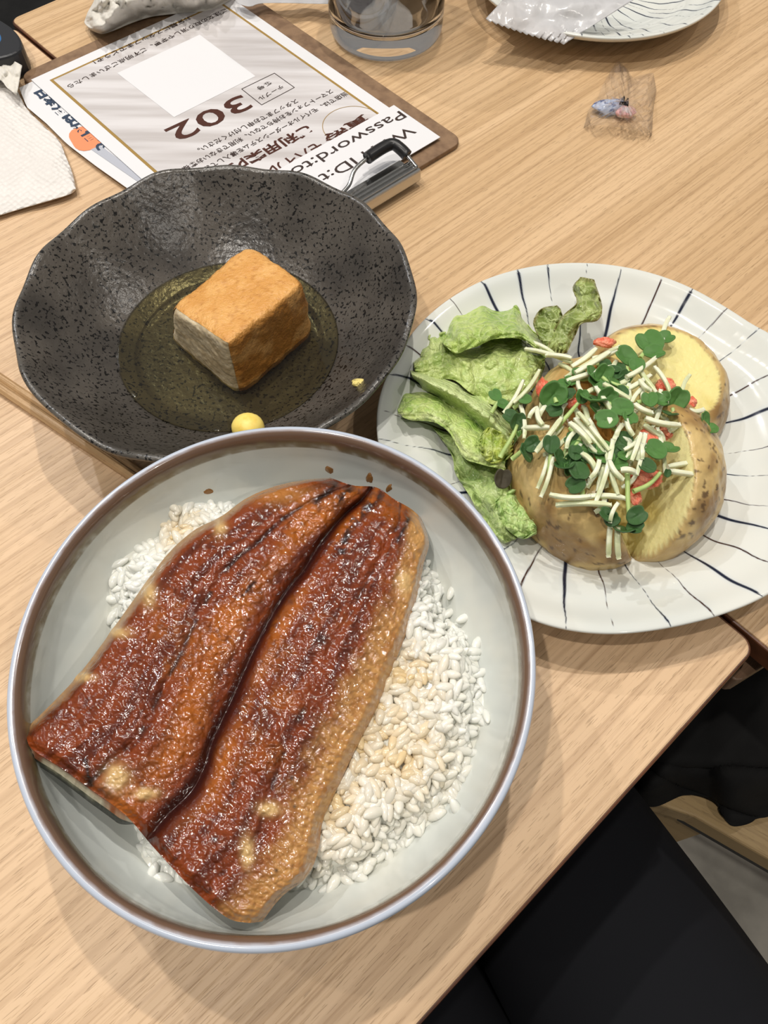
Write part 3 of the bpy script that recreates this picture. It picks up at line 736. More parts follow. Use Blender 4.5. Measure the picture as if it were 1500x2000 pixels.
# ------------------------------------------------------------------ eel
def eel():
    Ns, Nt = 520, 340
    left = [(48, 1424), (90, 1385), (150, 1322), (205, 1250), (262, 1170), (325, 1085), (380, 1035), (430, 1010), (478, 975), (530, 952), (590, 938), (645, 933)]
    right = [(512, 1800), (550, 1752), (600, 1712), (622, 1660), (632, 1600), (668, 1520), (700, 1452), (735, 1385), (765, 1310), (790, 1245), (815, 1165), (828, 1100), (838, 1060), (822, 1010)]
    bott = [(48, 1424), (62, 1462), (120, 1500), (175, 1540), (245, 1592), (300, 1655), (375, 1735), (440, 1790), (480, 1802), (512, 1800)]
    top = [(645, 933), (690, 948), (735, 952), (770, 975), (800, 992), (822, 1010)]
    Lc, Rc = resample(left, Ns), resample(right, Ns); Bc, Tc = resample(bott, Nt), resample(top, Nt)
    s = np.linspace(0, 1, Ns)[:, None]*np.ones((1, Nt)); t = np.ones((Ns, 1))*np.linspace(0, 1, Nt)[None]
    S_, T_ = s[..., None], t[..., None]
    P = (Lc[:, None]*(1-T_)+Rc[:, None]*T_)+(Bc[None]*(1-S_)+Tc[None]*S_) - (Bc[0]*(1-S_)*(1-T_)+Bc[-1]*(1-S_)*T_+Tc[0]*S_*(1-T_)+Tc[-1]*S_*T_)
    u, v = P[..., 0], P[..., 1]
    pt = np.stack([u/1000., v/1000., 0*u], -1)
    base = .0655*(1-s)*(1-t)+.0575*(1-s)*t+.0600*s*(1-t)+.0540*s*t
    wob = .018*fbm(np.stack([s*3, 0*s, 0*s], -1), 2, 3)
    t0 = .535-.11*s+wob
    tl = .275-.07*s+.02*np.sin(s*7)
    tr = .76+.03*np.sin(s*5+1)
    def gr(c, w, d): return -d*np.exp(-((t-c)/w)**2)
    # two thick halves
    hl = np.sin(math.pi*np.clip(t/t0, 0, 1))**.55; hr = np.sin(math.pi*np.clip((t-t0)/(1-t0), 0, 1))**.5
    half = np.where(t < t0, hl, hr)
    z = base+.0050*half-.0050+gr(t0, .022, .0022)+gr(tl, .018, .0013)*(1-.3*s)+gr(tr, .018, .0007)
    e = np.minimum(t, 1-t)
    z -= .0045*(1-sstep(0, .05, e))**1.6
    z -= .0022*(1-sstep(0, .025, s))+.0040*(1-sstep(0, .05, 1-s))**1.3
    z += .0010*fbm(pt*np.array([14, 14, 1]), 3, 21)+.00075*fbm(pt*60, 3, 5)*(1-np.exp(-((t-t0)/.03)**2))+.00042*fbm(pt*150, 2, 8)*(1-np.exp(-((t-t0)/.03)**2))
    # fine cross scores on the pale right flank
    flank = sstep(.80, .90, t)*(1-sstep(.985, 1, t))
    sc = np.sin(s*330+6*fbm(pt*20, 2, 2)+t*30)
    z += .00010*sc*flank
    X = un(u, v, z)
    # colours
    n1 = fbm(pt*9, 4, 31); n2 = fbm(pt*30, 4, 33); n3 = fbm(pt*90, 3, 35)
    stretch = fbm(np.stack([s*5, t*34, 0*s], -1), 4, 41)
    deep = np.array((.085, .013, .0020)); red = np.array((.19, .034, .004)); org = np.array((.42, .118, .008)); pur = np.array((.060, .010, .004)); blk = np.array((.010, .005, .004)); tan = np.array((.46, .24, .075))
    c = mixc(red*np.ones(X.shape), deep, sstep(-.35, .55, stretch+.35*n2))
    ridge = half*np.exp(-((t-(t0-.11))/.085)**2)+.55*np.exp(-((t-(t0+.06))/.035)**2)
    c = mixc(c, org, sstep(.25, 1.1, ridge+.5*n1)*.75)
    c = mixc(c, org, sstep(.25, .75, n1+.4*n2)*.4)
    c = mixc(c, pur, sstep(.15, .6, n3*.5+n2*.6)*.6)
    c = mixc(c, tan, sstep(.80, .93, t+.05*n2)*(.85-.15*sc))
    c = mixc(c, np.array((.30, .12, .03)), sstep(.1, .6, n2)*sstep(.82, .93, t)*.7)
    c = mixc(c, np.array((.40, .25, .11)), (1-sstep(.0, .035, t+.015*n2))*.8)
    c = mixc(c, np.array((.50, .27, .09)), (1-sstep(.03, .12, np.hypot((u-818)/300., (v-1040)/420.)))*.9)
    c = mixc(c, np.array((.42, .17, .035)), np.exp(-((u-545)/70.)**2-((v-965)/20.)**2)*.8)
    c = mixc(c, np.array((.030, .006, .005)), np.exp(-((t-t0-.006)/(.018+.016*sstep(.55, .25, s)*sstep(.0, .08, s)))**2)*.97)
    c = mixc(c, blk, np.exp(-((t-tl)/.010)**2)*sstep(-.1, .3, n2+.15)*.8)
    c = mixc(c, blk, np.exp(-((t-tr)/.012)**2)*sstep(.0, .35, n2)*.6)
    def char(x0, y0, x1, y1, w):
        d = np.array([x1-x0, y1-y0], float); L = np.hypot(*d); d /= L
        al = (u-x0)*d[0]+(v-y0)*d[1]; pe = -(u-x0)*d[1]+(v-y0)*d[0]
        return np.exp(-(pe/w)**2)*sstep(-w, w, al)*sstep(-w, w, L-al)
    for q in ((745, 962, 680, 1030, 11), (680, 1030, 665, 1090, 10), (690, 950, 655, 985, 12), (800, 1010, 775, 1060, 5), (470, 1165, 500, 1135, 5), (165, 1480, 180, 1540, 7), (660, 945, 610, 985, 8)):
        c = mixc(c, blk, char(*q)*sstep(-.5, .1, n3)*.92)
    for (x, y, w) in ((630, 1250, 14), (455, 1530, 5), (605, 1225, 8), (420, 1640, 8), (850, 1560, 3), (540, 1700, 4), (570, 1520, 4), (575, 1575, 4)):
        c = mixc(c, blk, np.exp(-((u-x)**2+(v-y)**2)/(w*w))*.8)
    for (x, y, w1, w2) in ((788, 1138, 14, 22), (527, 1580, 20, 13), (483, 1665, 12, 28), (228, 1520, 22, 24), (285, 1550, 22, 10), (290, 1160, 14, 22), (430, 1030, 10, 16), (160, 1322, 22, 8), (232, 1235, 22, 10)):
        k = np.exp(-((u-x)/w1)**2-((v-y)/w2)**2); c = mixc(c, np.array((.60, .40, .17)), np.clip(k*1.3*(1+.6*n3), 0, 1)*.9)
        X[..., 2] += .0008*k
    o = empty('eel_fillet', (RB[0], RB[1], 0)); O = np.array([RB[0], RB[1], 0])
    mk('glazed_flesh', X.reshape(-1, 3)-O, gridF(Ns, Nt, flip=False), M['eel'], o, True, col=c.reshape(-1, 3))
    # rim of the slab: flesh layer above, skin layer below
    per = np.vstack([X[:, 0], X[-1, 1:], X[::-1, -1][1:], X[0, ::-1][1:-1]])
    cper = np.vstack([c[:, 0], c[-1, 1:], c[::-1, -1][1:], c[0, ::-1][1:-1]])
    sid = np.r_[np.zeros(Ns), np.ones(Nt-1), np.full(Ns-1, 2), np.full(Nt-2, 3)]
    ctr = X[Ns//2, Nt//2]; n = len(per)
    inw = (ctr-per)*np.array([1, 1, 0]); inw /= np.linalg.norm(inw, axis=1)[:, None]
    tper = np.r_[np.zeros(Ns), np.linspace(0, 1, Nt)[1:], np.ones(Ns-1), np.linspace(1, 0, Nt)[1:-1]]
    fl = ((sid == 3)*sstep(0, .05, tper)*sstep(.50, .40, tper))[:, None]
    def strip(name, ds, cols, m, cap=False):
        V = np.stack([per+inw*(a_[0]*(1-fl)-.55*a_[1]*fl*(a_[1] < .007)+(a_[0]-.006)*fl*(a_[1] >= .007))+np.array([0, 0, -1])*a_[1] for a_ in ds], 1); C = np.stack(cols, 1)
        F = gridF(n, len(ds), wrap_n=True, flip=False)
        dx, dy = V[..., 0]-RB[0], (V[..., 1]-RB[1])/1.027; rr_ = np.hypot(dx, dy)
        kin = int(np.argmax(rb_prof[:, 1])); iz, ir = rb_prof[kin:][::-1, 1], rb_prof[kin:][::-1, 0]
        rm_ = np.interp(V[..., 2], iz, ir)-.0006; f_ = np.where((V[..., 2] < .0634) & (rr_ > rm_), rm_/rr_, 1)
        V[..., 0] = RB[0]+dx*f_; V[..., 1] = RB[1]+dy*f_*1.027
        V = V.reshape(-1, 3); C = C.reshape(-1, 3)
        F = [tuple(f) for f in F]
        if cap: F.append(tuple(i*len(ds)+len(ds)-1 for i in range(n)))
        return mk(name, V-O, F, m, o, True, col=C)
    ii = np.arange(n)
    nz = fbm(np.stack([ii*.05, 0*ii, 0*ii], -1), 3, 5)
    white = np.array((.62, .58, .42)); isb = (sid == 3)
    cw = mixc(cper, white, isb*sstep(-.5, .2, nz)*.9+(~isb)*.15)
    strip('cut_flesh', [(0, 0), (.0002, .0007), (.0005, .0020), (.0010, .0036)], [cper, mixc(cper, cw, .5*np.ones(n)), cw, cw], M['eel_side'])
    dk = np.array((.030, .034, .022)); dk2 = np.array((.20, .20, .13))
    c1 = mixc(dk*np.ones((n, 3)), dk2, sstep(.0, .6, nz))
    strip('skin', [(.0010, .0036), (.0012, .0046), (.0025, .0064), (.0060, .0080), (.0120, .0086)], [c1, mixc(c1, dk, .5*np.ones(n)), dk*np.ones((n, 3)), dk*np.ones((n, 3)), dk*np.ones((n, 3))], M['eel_side'], True)
    tag(o, 'glossy red-brown glazed grilled eel fillet lying across the rice', 'eel')
eel()

def blob_geo(c, r, sq=(1, 1, 1), amp=.15, seed=0, n=20, k=14, fr=1.5):
    V, F = ellipsoid(n, k); d = V/np.linalg.norm(V, axis=1)[:, None]
    V = V*np.array(sq)*r*(1+amp*fbm(d*fr+seed*3.1, 3, seed))[:, None]
    return V+np.asarray(c), F
def blob(name, c, r, m, sq=(1, 1, 1), amp=.15, seed=0, parent=None, fr=1.5):
    V, F = blob_geo(c, r, sq, amp, seed, fr=fr); return mk(name, V, F, m, parent)
# sauce smears on the bowl wall
def smear(name, px, m, r, asp, ang, seed):
    q = hit(px[0], px[1], rb_prof, RB); V, F = ellipsoid(16, 8)
    rad_ = np.array([q[0]-RB[0], q[1]-RB[1], 0]); R_ = np.linalg.norm(rad_); rad_ /= R_
    sl = (np.interp(R_+.001, bowl_in_r[:, 0], bowl_in_r[:, 1])-np.interp(R_-.001, bowl_in_r[:, 0], bowl_in_r[:, 1]))/.002
    tx = np.cross([0, 0, 1], rad_); ty = rad_+np.array([0, 0, sl]); ty /= np.linalg.norm(ty); nn = np.cross(tx, ty); 
    if nn[2] < 0: nn = -nn
    d = V*(1+.35*fbm(V*2+seed, 2, seed))[:, None]
    c_, s_ = math.cos(ang), math.sin(ang)
    a_ = d[:, 0]*r*asp; b_ = d[:, 1]*r
    X = q+np.outer(a_*c_-b_*s_, tx)+np.outer(a_*s_+b_*c_, ty)+np.outer(d[:, 2]*.0008, nn)
    return mk(name, X, F, m)
for i, (px, r, asp, an, lb) in enumerate([((407, 960), .0019, 1.6, .3, 'teardrop of brown sauce on the upper left bowl wall'), ((646, 922), .0018, 2.2, 1.2, 'brown sauce smear on the bowl wall above the tip of the eel'),
                                         ((722, 938), .0016, 2.4, 1.6, 'thin brown sauce smear on the bowl wall, middle of three by the eel tip'), ((758, 958), .0015, 2.6, 1.8, 'brown sauce smear on the bowl wall nearest the salad plate')]):
    tag(smear('sauce_smear', px, M['sauce'], r, asp, an, i), lb, 'sauce')

# mustard dab and crumbs in the black bowl
q = hit(487, 846, bb_prof, BB)
tag(blob('mustard_dab', (q[0], q[1], q[2]+.004), .0072, M['yellow'], (1, .95, .85), .06, 3), 'smooth yellow mustard dab on the near wall of the black bowl', 'mustard')
q = hit(703, 749, bb_prof, BB)
tag(blob('yellow_crumb', (q[0], q[1], q[2]+.0005), .0025, M['crumb'], (1.25, .8, .5), .7, 5, fr=3), 'small pale yellow crumb on the right wall of the black bowl', 'crumb')

# ------------------------------------------------------------------ potato wedges
def wedge(label, cpx, zc, ax, ell, planes, seed, fleshc=(.76, .69, .34), rot=0, kk=260):
    """a quarter of a potato: ellipsoid trimmed by cut planes, rounded edges; rays start inside the wedge"""
    c0 = un(cpx[0], cpx[1], zc)
    n, k = 150, 100
    th = np.linspace(0, math.pi, k); ph = np.linspace(0, 2*math.pi, n, endpoint=False)
    TH, PH = np.meshgrid(th, ph, indexing='ij'); D = np.stack([np.sin(TH)*np.cos(PH), np.sin(TH)*np.sin(PH), np.cos(TH)], -1)
    E = np.array(ell); oc = np.array(ax)            # ellipsoid centre relative to ray origin
    cr_, sr_ = math.cos(rot), math.sin(rot); Rz = np.array([[cr_, sr_, 0], [-sr_, cr_, 0], [0, 0, 1]])
    De = (D@Rz.T)/E; Oe = (-(Rz@oc))/E
    A_ = (De**2).sum(-1); B_ = (De*Oe).sum(-1); C_ = (Oe**2).sum()-1
    tE = (-B_+np.sqrt(np.maximum(B_*B_-A_*C_, 0)))/A_
    tE = tE*(1+.05*fbm(D*2.2+seed, 3, seed)+.012*fbm(D*9, 2, seed+4))
    ts = [tE]
    for pn, pd in planes:
        pn = np.array(pn, float); pn /= np.linalg.norm(pn); dn = D@pn
        ts.append(np.where(dn > .02, pd/np.maximum(dn, .02), 9)*(1+.02*fbm(D*5+seed, 3, seed+9)))
    ts.append(np.where(D[..., 2] < -.02, (zc-.0072)/np.maximum(-D[..., 2], .02), 9))
    Tm = np.stack(ts, 0); w = np.exp(-Tm*kk*4); r = -np.log(w.sum(0)+1e-300)/(kk*4)
    r = np.minimum(r, Tm.min(0))
    oth = Tm[1:-1].min(0); kf = sstep(.0002, .0014, np.minimum(Tm[0], Tm[-1])-oth+.0004*fbm(D*30, 2, seed))
    X = D*r[..., None]
    which = Tm.argmin(0); skin = (which == 0) | (which == len(ts)-1)
    P = X+c0
    n1 = fbm(P*90, 4, seed); n2 = fbm(P*420, 2, seed+1); n3 = fbm(P*45, 3, seed+2)
    cs = mixc((.62, .45, .19), (.46, .29, .10), sstep(-.3, .35, n1)); cs = mixc(cs, (.20, .105, .04), sstep(.05, .35, n3+.35*n1)*.7)
    cs = mixc(cs, (.09, .05, .025), sstep(.36, .52, n2)*sstep(-.35, .1, n3)*.85)
    cs = mixc(cs, (.13, .08, .04), np.exp(-(kf-.25)**2/.02)*(kf < .5)*.6)
    cf = mixc(np.array(fleshc)*np.ones(P.shape), np.array(fleshc)*np.array((.86, .78, .55)), sstep(-.2, .5, n1))
    cs = mixc(cs, cf, kf); cf = cs
    o = empty('potato_wedge', tuple(c0))
    F = gridF(k, n, wrap_m=True, flip=False)
    fs = skin.ravel()[F].sum(1) >= 2
    for nm, f_, m_, c_ in (('skin', F[fs], M['potato_skin'], cs), ('flesh', F[~fs], M['potato_flesh'], cf)):
        if len(f_) == 0: continue
        ids, inv = np.unique(f_, return_inverse=True)
        ob = mk(nm, X.reshape(-1, 3)[ids], inv.reshape(f_.shape), m_, o, True, col=c_.reshape(-1, 3)[ids])
    tag(o, label, 'potato', 'baked potato quarters on the salad plate'); return o
# planes: outward normal of the cut, distance from the ray origin
wedge('potato quarter with tan speckled skin, nearest the lettuce tip at the plate front', (1117, 965), .024, (.004, .004, -.006), (.0265, .036, .031), [((.85, .25, .40), .0105)], 1, rot=.55)
wedge('potato quarter with cut face beside its blotched skin, front piece nearest the plate rim', (1307, 945), .024, (-.004, .006, -.006), (.0285, .037, .031), [((-.86, -.15, .50), .0105)], 2, rot=-.25)
wedge('potato quarter lying open with a broad bare yellow cut face, far piece', (1322, 765), .0185, (-.010, .002, -.006), (.034, .036, .030), [((-.05, -.14, 1), .0135)], 3, fleshc=(.74, .66, .27), rot=.3)
wedge('potato quarter mostly hidden below sprouts beside the lettuce, its skin brown', (1130, 800), .022, (.006, -.004, -.004), (.030, .029, .030), [((.5, -.4, .6), .014)], 4, fleshc=(.50, .25, .06))

# ------------------------------------------------------------------ lettuce
def lettuce(label, A, B, z0, hz, seed, light=(.36, .52, .12), dark=(.11, .26, .03), rib=None, frill=.0020, n=150, k=80, edge=None, fold=.0016, fk=3.5):
    def zf(u, v, s, t):
        p = np.stack([u/55, v/55, 0*u+seed], -1); e = np.minimum(np.minimum(s, 1-s)*2, np.minimum(t, 1-t))
        z = z0(u, v, s, t) if callable(z0) else z0
        z = z+hz*sstep(0, .35, e)*(.7+.6*fbm(p, 3, seed))
        z = z+.0022*fbm(p*1.3, 3, seed+3)+.0007*fbm(p*5, 3, seed+5)
        z = z+fold*np.sin(fk*s*6.283+2.2*fbm(p*.8, 2, seed+30))*(.25+.75*np.abs(2*t-1))
        z = z+frill*(1-sstep(0, .22, e))*np.sin(26*s+30*t+4*fbm(p*2, 2, seed+8))
        vn_ = np.abs(fbm(p*2.2, 3, seed+11)); z = z+.0005*np.exp(-(vn_/.04)**2)+.0032*(np.abs(fbm(p*1.1+7, 3, seed+21))-.15)
        return np.maximum(z, .0105)
    def cf(u, v, s, t, z):
        p = np.stack([u/55, v/55, 0*u+seed], -1)
        n1 = fbm(p*1.6, 3, seed+2); n2 = fbm(p*7, 3, seed+6)
        c = mixc(light, dark, sstep(-.35, .5, n1)*.75); c = mixc(c, dark, sstep(.1, .6, n2)*.5)
        vn_ = np.abs(fbm(p*2.2, 3, seed+11)); c = mixc(c, (.55, .64, .26), np.exp(-(vn_/.05)**2)*.35)
        if rib is not None: c = mixc(c, (.60, .66, .32), np.exp(-((t-rib)/.10)**2)*.75)
        if edge is not None:
            e = np.minimum(np.minimum(s, 1-s)*2, np.minimum(t, 1-t)); c = mixc(c, edge, (1-sstep(0, .14, e))*.7)
        return c
    o = ruled('lettuce_leaf', A, B, zf, M['lettuce'], n=n, k=k, col=cf, smoothc=True)
    solid(o, .0004)
    tag(o, label, 'lettuce', 'lettuce leaves on the salad plate'); return o
lettuce('dark green lettuce leaf lying flat under the other leaves, filling the gap to the potato', [(890, 760), (960, 760), (1010, 800), (1020, 850)], [(880, 830), (900, 880), (960, 930), (1010, 960)], .012, .006, 61, (.10, .22, .04), (.04, .11, .015))
cre = [(866, 672), (890, 690), (913, 682), (934, 676), (961, 663), (1004, 660), (1030, 668), (1066, 700)]
lettuce('broad light green lettuce leaf below the frilly one, its veins fanning towards the potato', [(806, 700), (835, 672), (870, 662), (913, 672), (934, 668), (961, 655), (1004, 650), (1030, 658), (1064, 690)],
        [(812, 735), (845, 742), (885, 742), (920, 768), (960, 790), (1000, 790), (1030, 768), (1052, 745), (1064, 715)], lambda u, v, s, t: .012+.014*sstep(0, .4, t)-.004*t, .002, 71, (.52, .62, .22), (.24, .38, .08), frill=.0006, fold=.0022, fk=4)
lettuce('frilly light green lettuce leaf, topmost at the back beside the olive leaf', [(862, 668), (873, 615), (892, 590), (935, 577), (965, 590), (1003, 592), (1022, 618), (1040, 645), (1062, 662), (1068, 690)],
        cre, lambda u, v, s, t: .013+.019*sstep(.0, .9, t), .003, 62, (.44, .56, .16), (.19, .34, .05), frill=.0016, fold=.0028, fk=5)
lettuce('pale lettuce leaf corner poking out at the left of the frilly leaf', [(800, 705), (798, 685), (830, 660), (838, 650), (870, 648)], [(812, 735), (830, 738), (855, 735), (880, 715), (900, 690)], .018, .006, 63, (.52, .62, .24), (.25, .40, .09))
lettuce('folded lettuce leaf with pale midrib running towards the potato', [(800, 722), (830, 726), (880, 745), (925, 765), (960, 790), (990, 820), (1003, 850)],
        [(812, 748), (835, 778), (868, 802), (900, 826), (932, 852), (965, 880), (995, 898)], lambda u, v, s, t: .014+.016*np.exp(-((t-.35)/.28)**2), .001, 64, (.58, .68, .32), (.30, .44, .12), rib=.45, frill=.0005)
lettuce('curled bright green lettuce leaf pointing at the black bowl', [(776, 795), (786, 762), (812, 754), (850, 768), (885, 790), (920, 808), (955, 835), (990, 872)],
        [(778, 808), (800, 820), (845, 824), (875, 842), (893, 872), (910, 897), (945, 908), (985, 918)], lambda u, v, s, t: .0125+.016*np.sin(np.clip(t*1.15, 0, 1)*math.pi*.62), .001, 65, (.50, .62, .20), (.20, .38, .05), rib=.85, frill=.0006)
lettuce('crinkled lettuce leaf hanging towards the rice bowl, below the curled one', [(858, 842), (900, 856), (935, 868), (975, 880), (1005, 915), (1022, 960), (1035, 1000), (1048, 1035)],
        [(840, 830), (868, 865), (885, 895), (890, 925), (918, 970), (938, 1010), (960, 1045), (985, 1062)], .014, .010, 66, (.40, .52, .19), (.17, .28, .06))
lettuce('small lit lettuce tip at the front, touching the speckled potato quarter', [(962, 985), (985, 962), (1010, 958), (1030, 990), (1048, 1030)], [(970, 1000), (985, 1025), (1000, 1042), (1022, 1052), (1048, 1042)], .020, .006, 67, (.42, .58, .20), (.20, .38, .08))
lettuce('yellowish torn lettuce piece in the middle of the leaves', [(940, 850), (955, 835), (980, 845), (1005, 848)], [(935, 875), (950, 900), (975, 905), (1000, 890)], .028, .005, 68, (.50, .56, .12), (.25, .38, .05))
lettuce('small olive lobed leaf with bronze edge, between the frilly leaf and the potato', [(1052, 660), (1042, 628), (1058, 603), (1088, 597)], [(1080, 695), (1096, 662), (1102, 632), (1094, 603)], .030, .004, 69, (.26, .33, .09), (.14, .20, .04), edge=(.18, .13, .05), frill=.0006)
lettuce('tallest olive lobed leaf with bronze edge, curling up at the back of the salad', [(1066, 692), (1078, 652), (1102, 614), (1126, 592), (1119, 562), (1134, 541)],
        [(1106, 690), (1122, 658), (1136, 632), (1166, 626), (1176, 600), (1160, 546)], .032, .005, 70, (.27, .34, .09), (.14, .20, .04), edge=(.18, .13, .05), frill=.0008)

# ------------------------------------------------------------------ sprouts, radish shreds and cod roe
def top_z(u, v):
    d = np.hypot((u-1190)/215., (v-850)/235.)
    return .047-.017*min(d, 1.25)**2
def Z5(x, y): return 950+x/3., 600+y/3.
SH = [(240, 200, 410, 290), (230, 245, 500, 325), (350, 282, 500, 300), (460, 415, 780, 230), (470, 432, 750, 345), (520, 385, 720, 265), (500, 350, 640, 245), (100, 620, 215, 430), (160, 560, 310, 370),
      (200, 580, 220, 770), (250, 650, 300, 590), (310, 640, 360, 565), (215, 710, 370, 705), (290, 850, 440, 650), (300, 1060, 360, 880), (320, 1110, 390, 880), (375, 1098, 610, 1108), (560, 1118, 815, 1120),
      (410, 1160, 730, 1160), (490, 680, 610, 800), (520, 655, 700, 860), (560, 640, 720, 840), (600, 655, 740, 900), (700, 840, 770, 1095), (720, 900, 800, 1010), (790, 690, 650, 1080), (740, 780, 640, 1140),
      (790, 955, 870, 970), (800, 940, 890, 760), (880, 985, 930, 800), (850, 900, 905, 740), (805, 230, 995, 500), (820, 410, 1000, 290), (780, 450, 880, 370), (1030, 230, 1072, 60), (985, 350, 1075, 500),
      (850, 560, 915, 475), (640, 470, 755, 650), (690, 450, 840, 540), (810, 490, 960, 400), (870, 570, 970, 620), (930, 650, 1130, 690), (1075, 725, 1190, 620), (1145, 520, 1190, 400), (1000, 710, 1045, 970),
      (1060, 935, 1330, 900), (1070, 960, 1320, 1000), (725, 1280, 715, 1460), (770, 1290, 775, 1470), (770, 1150, 725, 1260), (535, 430, 575, 510), (470, 830, 520, 730), (660, 900, 610, 1000), (735, 395, 760, 320),
      (930, 745, 880, 900), (600, 820, 680, 900), (560, 760, 650, 860), (820, 660, 860, 750), (1120, 640, 1150, 560), (1020, 490, 1060, 560), (330, 690, 300, 600), (760, 760, 800, 690), (700, 620, 730, 700), (540, 620, 600, 690),
      (480, 870, 560, 800), (900, 430, 960, 490), (620, 300, 760, 255), (1185, 600, 1270, 600), (560, 860, 640, 960), (690, 1130, 640, 1200)]
rs = np.random.default_rng(3)
for _ in range(34):
    a_, r_ = rs.random()*6.28, math.sqrt(rs.random()); cx_, cy_ = 690+400*r_*math.cos(a_), 700+400*r_*math.sin(a_); th_ = rs.random()*3.14; l_ = rs.uniform(35, 85)
    SH.append((cx_-l_*math.cos(th_), cy_-l_*math.sin(th_), cx_+l_*math.cos(th_), cy_+l_*math.sin(th_)))
for i, (x1, y1, x2, y2) in enumerate(SH):
    (u1, v1), (u2, v2) = Z5(x1, y1), Z5(x2, y2)
    lift = .0030+.0060*((i*37) % 11)/11.0 if i < 72 else .0012+.002*((i*37) % 11)/11.0
    tt = np.linspace(0, 1, 9); bend = ((i*53) % 17-8)/8.*5
    du, dv = u2-u1, v2-v1; L = math.hypot(du, dv)
    P = []
    for t in tt:
        b = bend*4*t*(1-t); u = u1+du*t-dv/L*b; v = v1+dv*t+du/L*b
        P.append(un(u, v, top_z(u, v)+lift+.001*math.sin(t*3.1)))
    P = np.array(P); w = .00092 + .00030*((i*29) % 7)/7
    clear = i % 5 == 3 or i > 90
    R = np.full(9, w*1.2); R[0] *= .8; R[-1] *= .7
    o = tube('radish_shred', P-P[4], R, M['shred2' if clear else 'shred'], None, 4, True); o.location = P[4]; bevel(o, .0002, 1)
    if clear: tag(o, 'translucent greenish radish shred lying in the salad tangle on the potato', 'radish shred', 'translucent radish shreds')
    else: tag(o, 'thin white radish shred lying in the salad tangle on the potato', 'radish shred', 'white radish shreds')

def leaf_geo():
    n, k = 28, 8; V = []
    for j in range(k):
        f = j/(k-1)
        for i in range(n):
            a = 2*math.pi*i/n
            r = 1-.28*math.exp(-((math.sin(a/2-math.pi/2)*2)/.35)**2) if False else 1-.30*math.exp(-(((a-math.pi/2+math.pi) % (2*math.pi)-math.pi)/.38)**2)
            x = .82*r*math.cos(a)*f; y = r*math.sin(a)*f
            V.append((x, y, .42*(x*x)+.20*y*y-.10*math.exp(-(x/.10)**2)*(1-f*.5)+.03*math.sin(5*a)*f))
    return np.array(V), gridF(k, n, wrap_m=True)
LV, LF = leaf_geo()
leaf_meshes = {}
for nm in ('sprout_leaf', 'sprout_leaf2', 'purple_leaf'):
    o = mk('leaf', LV, LF, M[nm]); leaf_meshes[nm] = o.data; bpy.data.objects.remove(o)
SPL = ['small pair of sprout leaves on the lettuce, left of the upright clear shred', 'sprout leaves over the front edge of the lettuce, with a long pale stem', 'single bright leaf at the head of two steep white shreds, front left of the tangle', 'three-leaved sprout whose leaves sit above the two level white shreds', 'sprout with two leaves joined by a thick light stem in the centre of the tangle', 'sprout at the back centre whose stem runs right towards the large dark one', 'dark sprout leaves just left below the large dark sprout', 'sprout lying against the bare yellow potato face beside the smallest roe dab', 'sprout touching the largest roe dab on the blotched quarter', 'sprout leaves in the heart of the tangle right of centre', 'little sprout between the level white shreds and the hanging sprout', 'sprout leaves between the centre and the bare yellow potato face', 'smallest sprout leaves tucked under the steep shreds beside the lettuce', 'tiny single sprout leaf beside the steep shreds near the lettuce', 'sprout with a curved stem below the long sprout on the blotched quarter', 'pale sprout leaves partly buried under the fan of white shreds']
def sprout(stem_px, leaves, m='sprout_leaf', label=None, grp=None, zl=.006):
    c = un(*Z5(*stem_px[-1]), top_z(*Z5(*stem_px[-1]))+zl)
    root = empty('radish_sprout', tuple(c))
    SP = resample(np.array(stem_px, float), 12) if len(stem_px) > 2 else np.array([np.array(stem_px[0])*(1-t)+np.array(stem_px[1])*t for t in np.linspace(0, 1, 12)])
    P = np.array([un(*Z5(x, y), top_z(*Z5(x, y))+zl-.0012*(1-k/11.)) for k, (x, y) in enumerate(SP)])
    tube('stem', P-c, np.linspace(.0011, .0008, 12), M['stem'], root, 7)
    for (x, y, r, ang, tilt) in leaves:
        p = un(*Z5(x, y), top_z(*Z5(x, y))+zl+.0018)
        mm_ = m if m == 'purple_leaf' else ('sprout_leaf2' if (int(x*7+y*3) % 5 < 2) != (m == 'sprout_leaf2') else 'sprout_leaf')
        tilt = tilt+.45*math.sin(x*.37+y*.11)
        d = bpy.data.objects.new('leaf', leaf_meshes[mm_]); COL.objects.link(d); d.parent = root
        d.location = Vector(p-c); s = r/3./1000.*.19*1.28
        d.scale = (s, s, s); d.rotation_euler = (tilt+.25, tilt*.5, math.radians(ang))
        so = d.modifiers.new('solid', 'SOLIDIFY'); so.thickness = .10
    if label is None: label = SPL.pop(0)
    grp = 'radish sprouts on the potato'
    tag(root, label, 'radish sprout', grp)
sprout([(560, 1140), (560, 1060), (545, 990)], [(540, 965, 58, 180, .3), (520, 1040, 50, 120, -.2)], 'sprout_leaf2', 'bright radish sprout whose stem points at the two level white shreds', None)
sprout([(410, 560), (400, 530)], [(395, 510, 78, -30, .2)], 'sprout_leaf', 'single dark green oval sprout leaf on the roe nearest the lettuce', None)
sprout([(80, 880), (150, 760), (180, 690)], [(180, 665, 52, 10, .2), (140, 640, 45, 60, -.3)], 'sprout_leaf2')
sprout([(150, 890), (210, 840), (240, 800)], [(225, 855, 55, 70, .1), (275, 800, 48, -60, .1)], 'sprout_leaf2')
sprout([(370, 980), (375, 880), (380, 830)], [(378, 800, 50, 0, -.3)], 'sprout_leaf2')
sprout([(560, 760), (500, 840), (460, 890)], [(420, 880, 48, 60, .2), (455, 930, 58, 170, .2), (520, 850, 42, 0, 0)], 'sprout_leaf2')
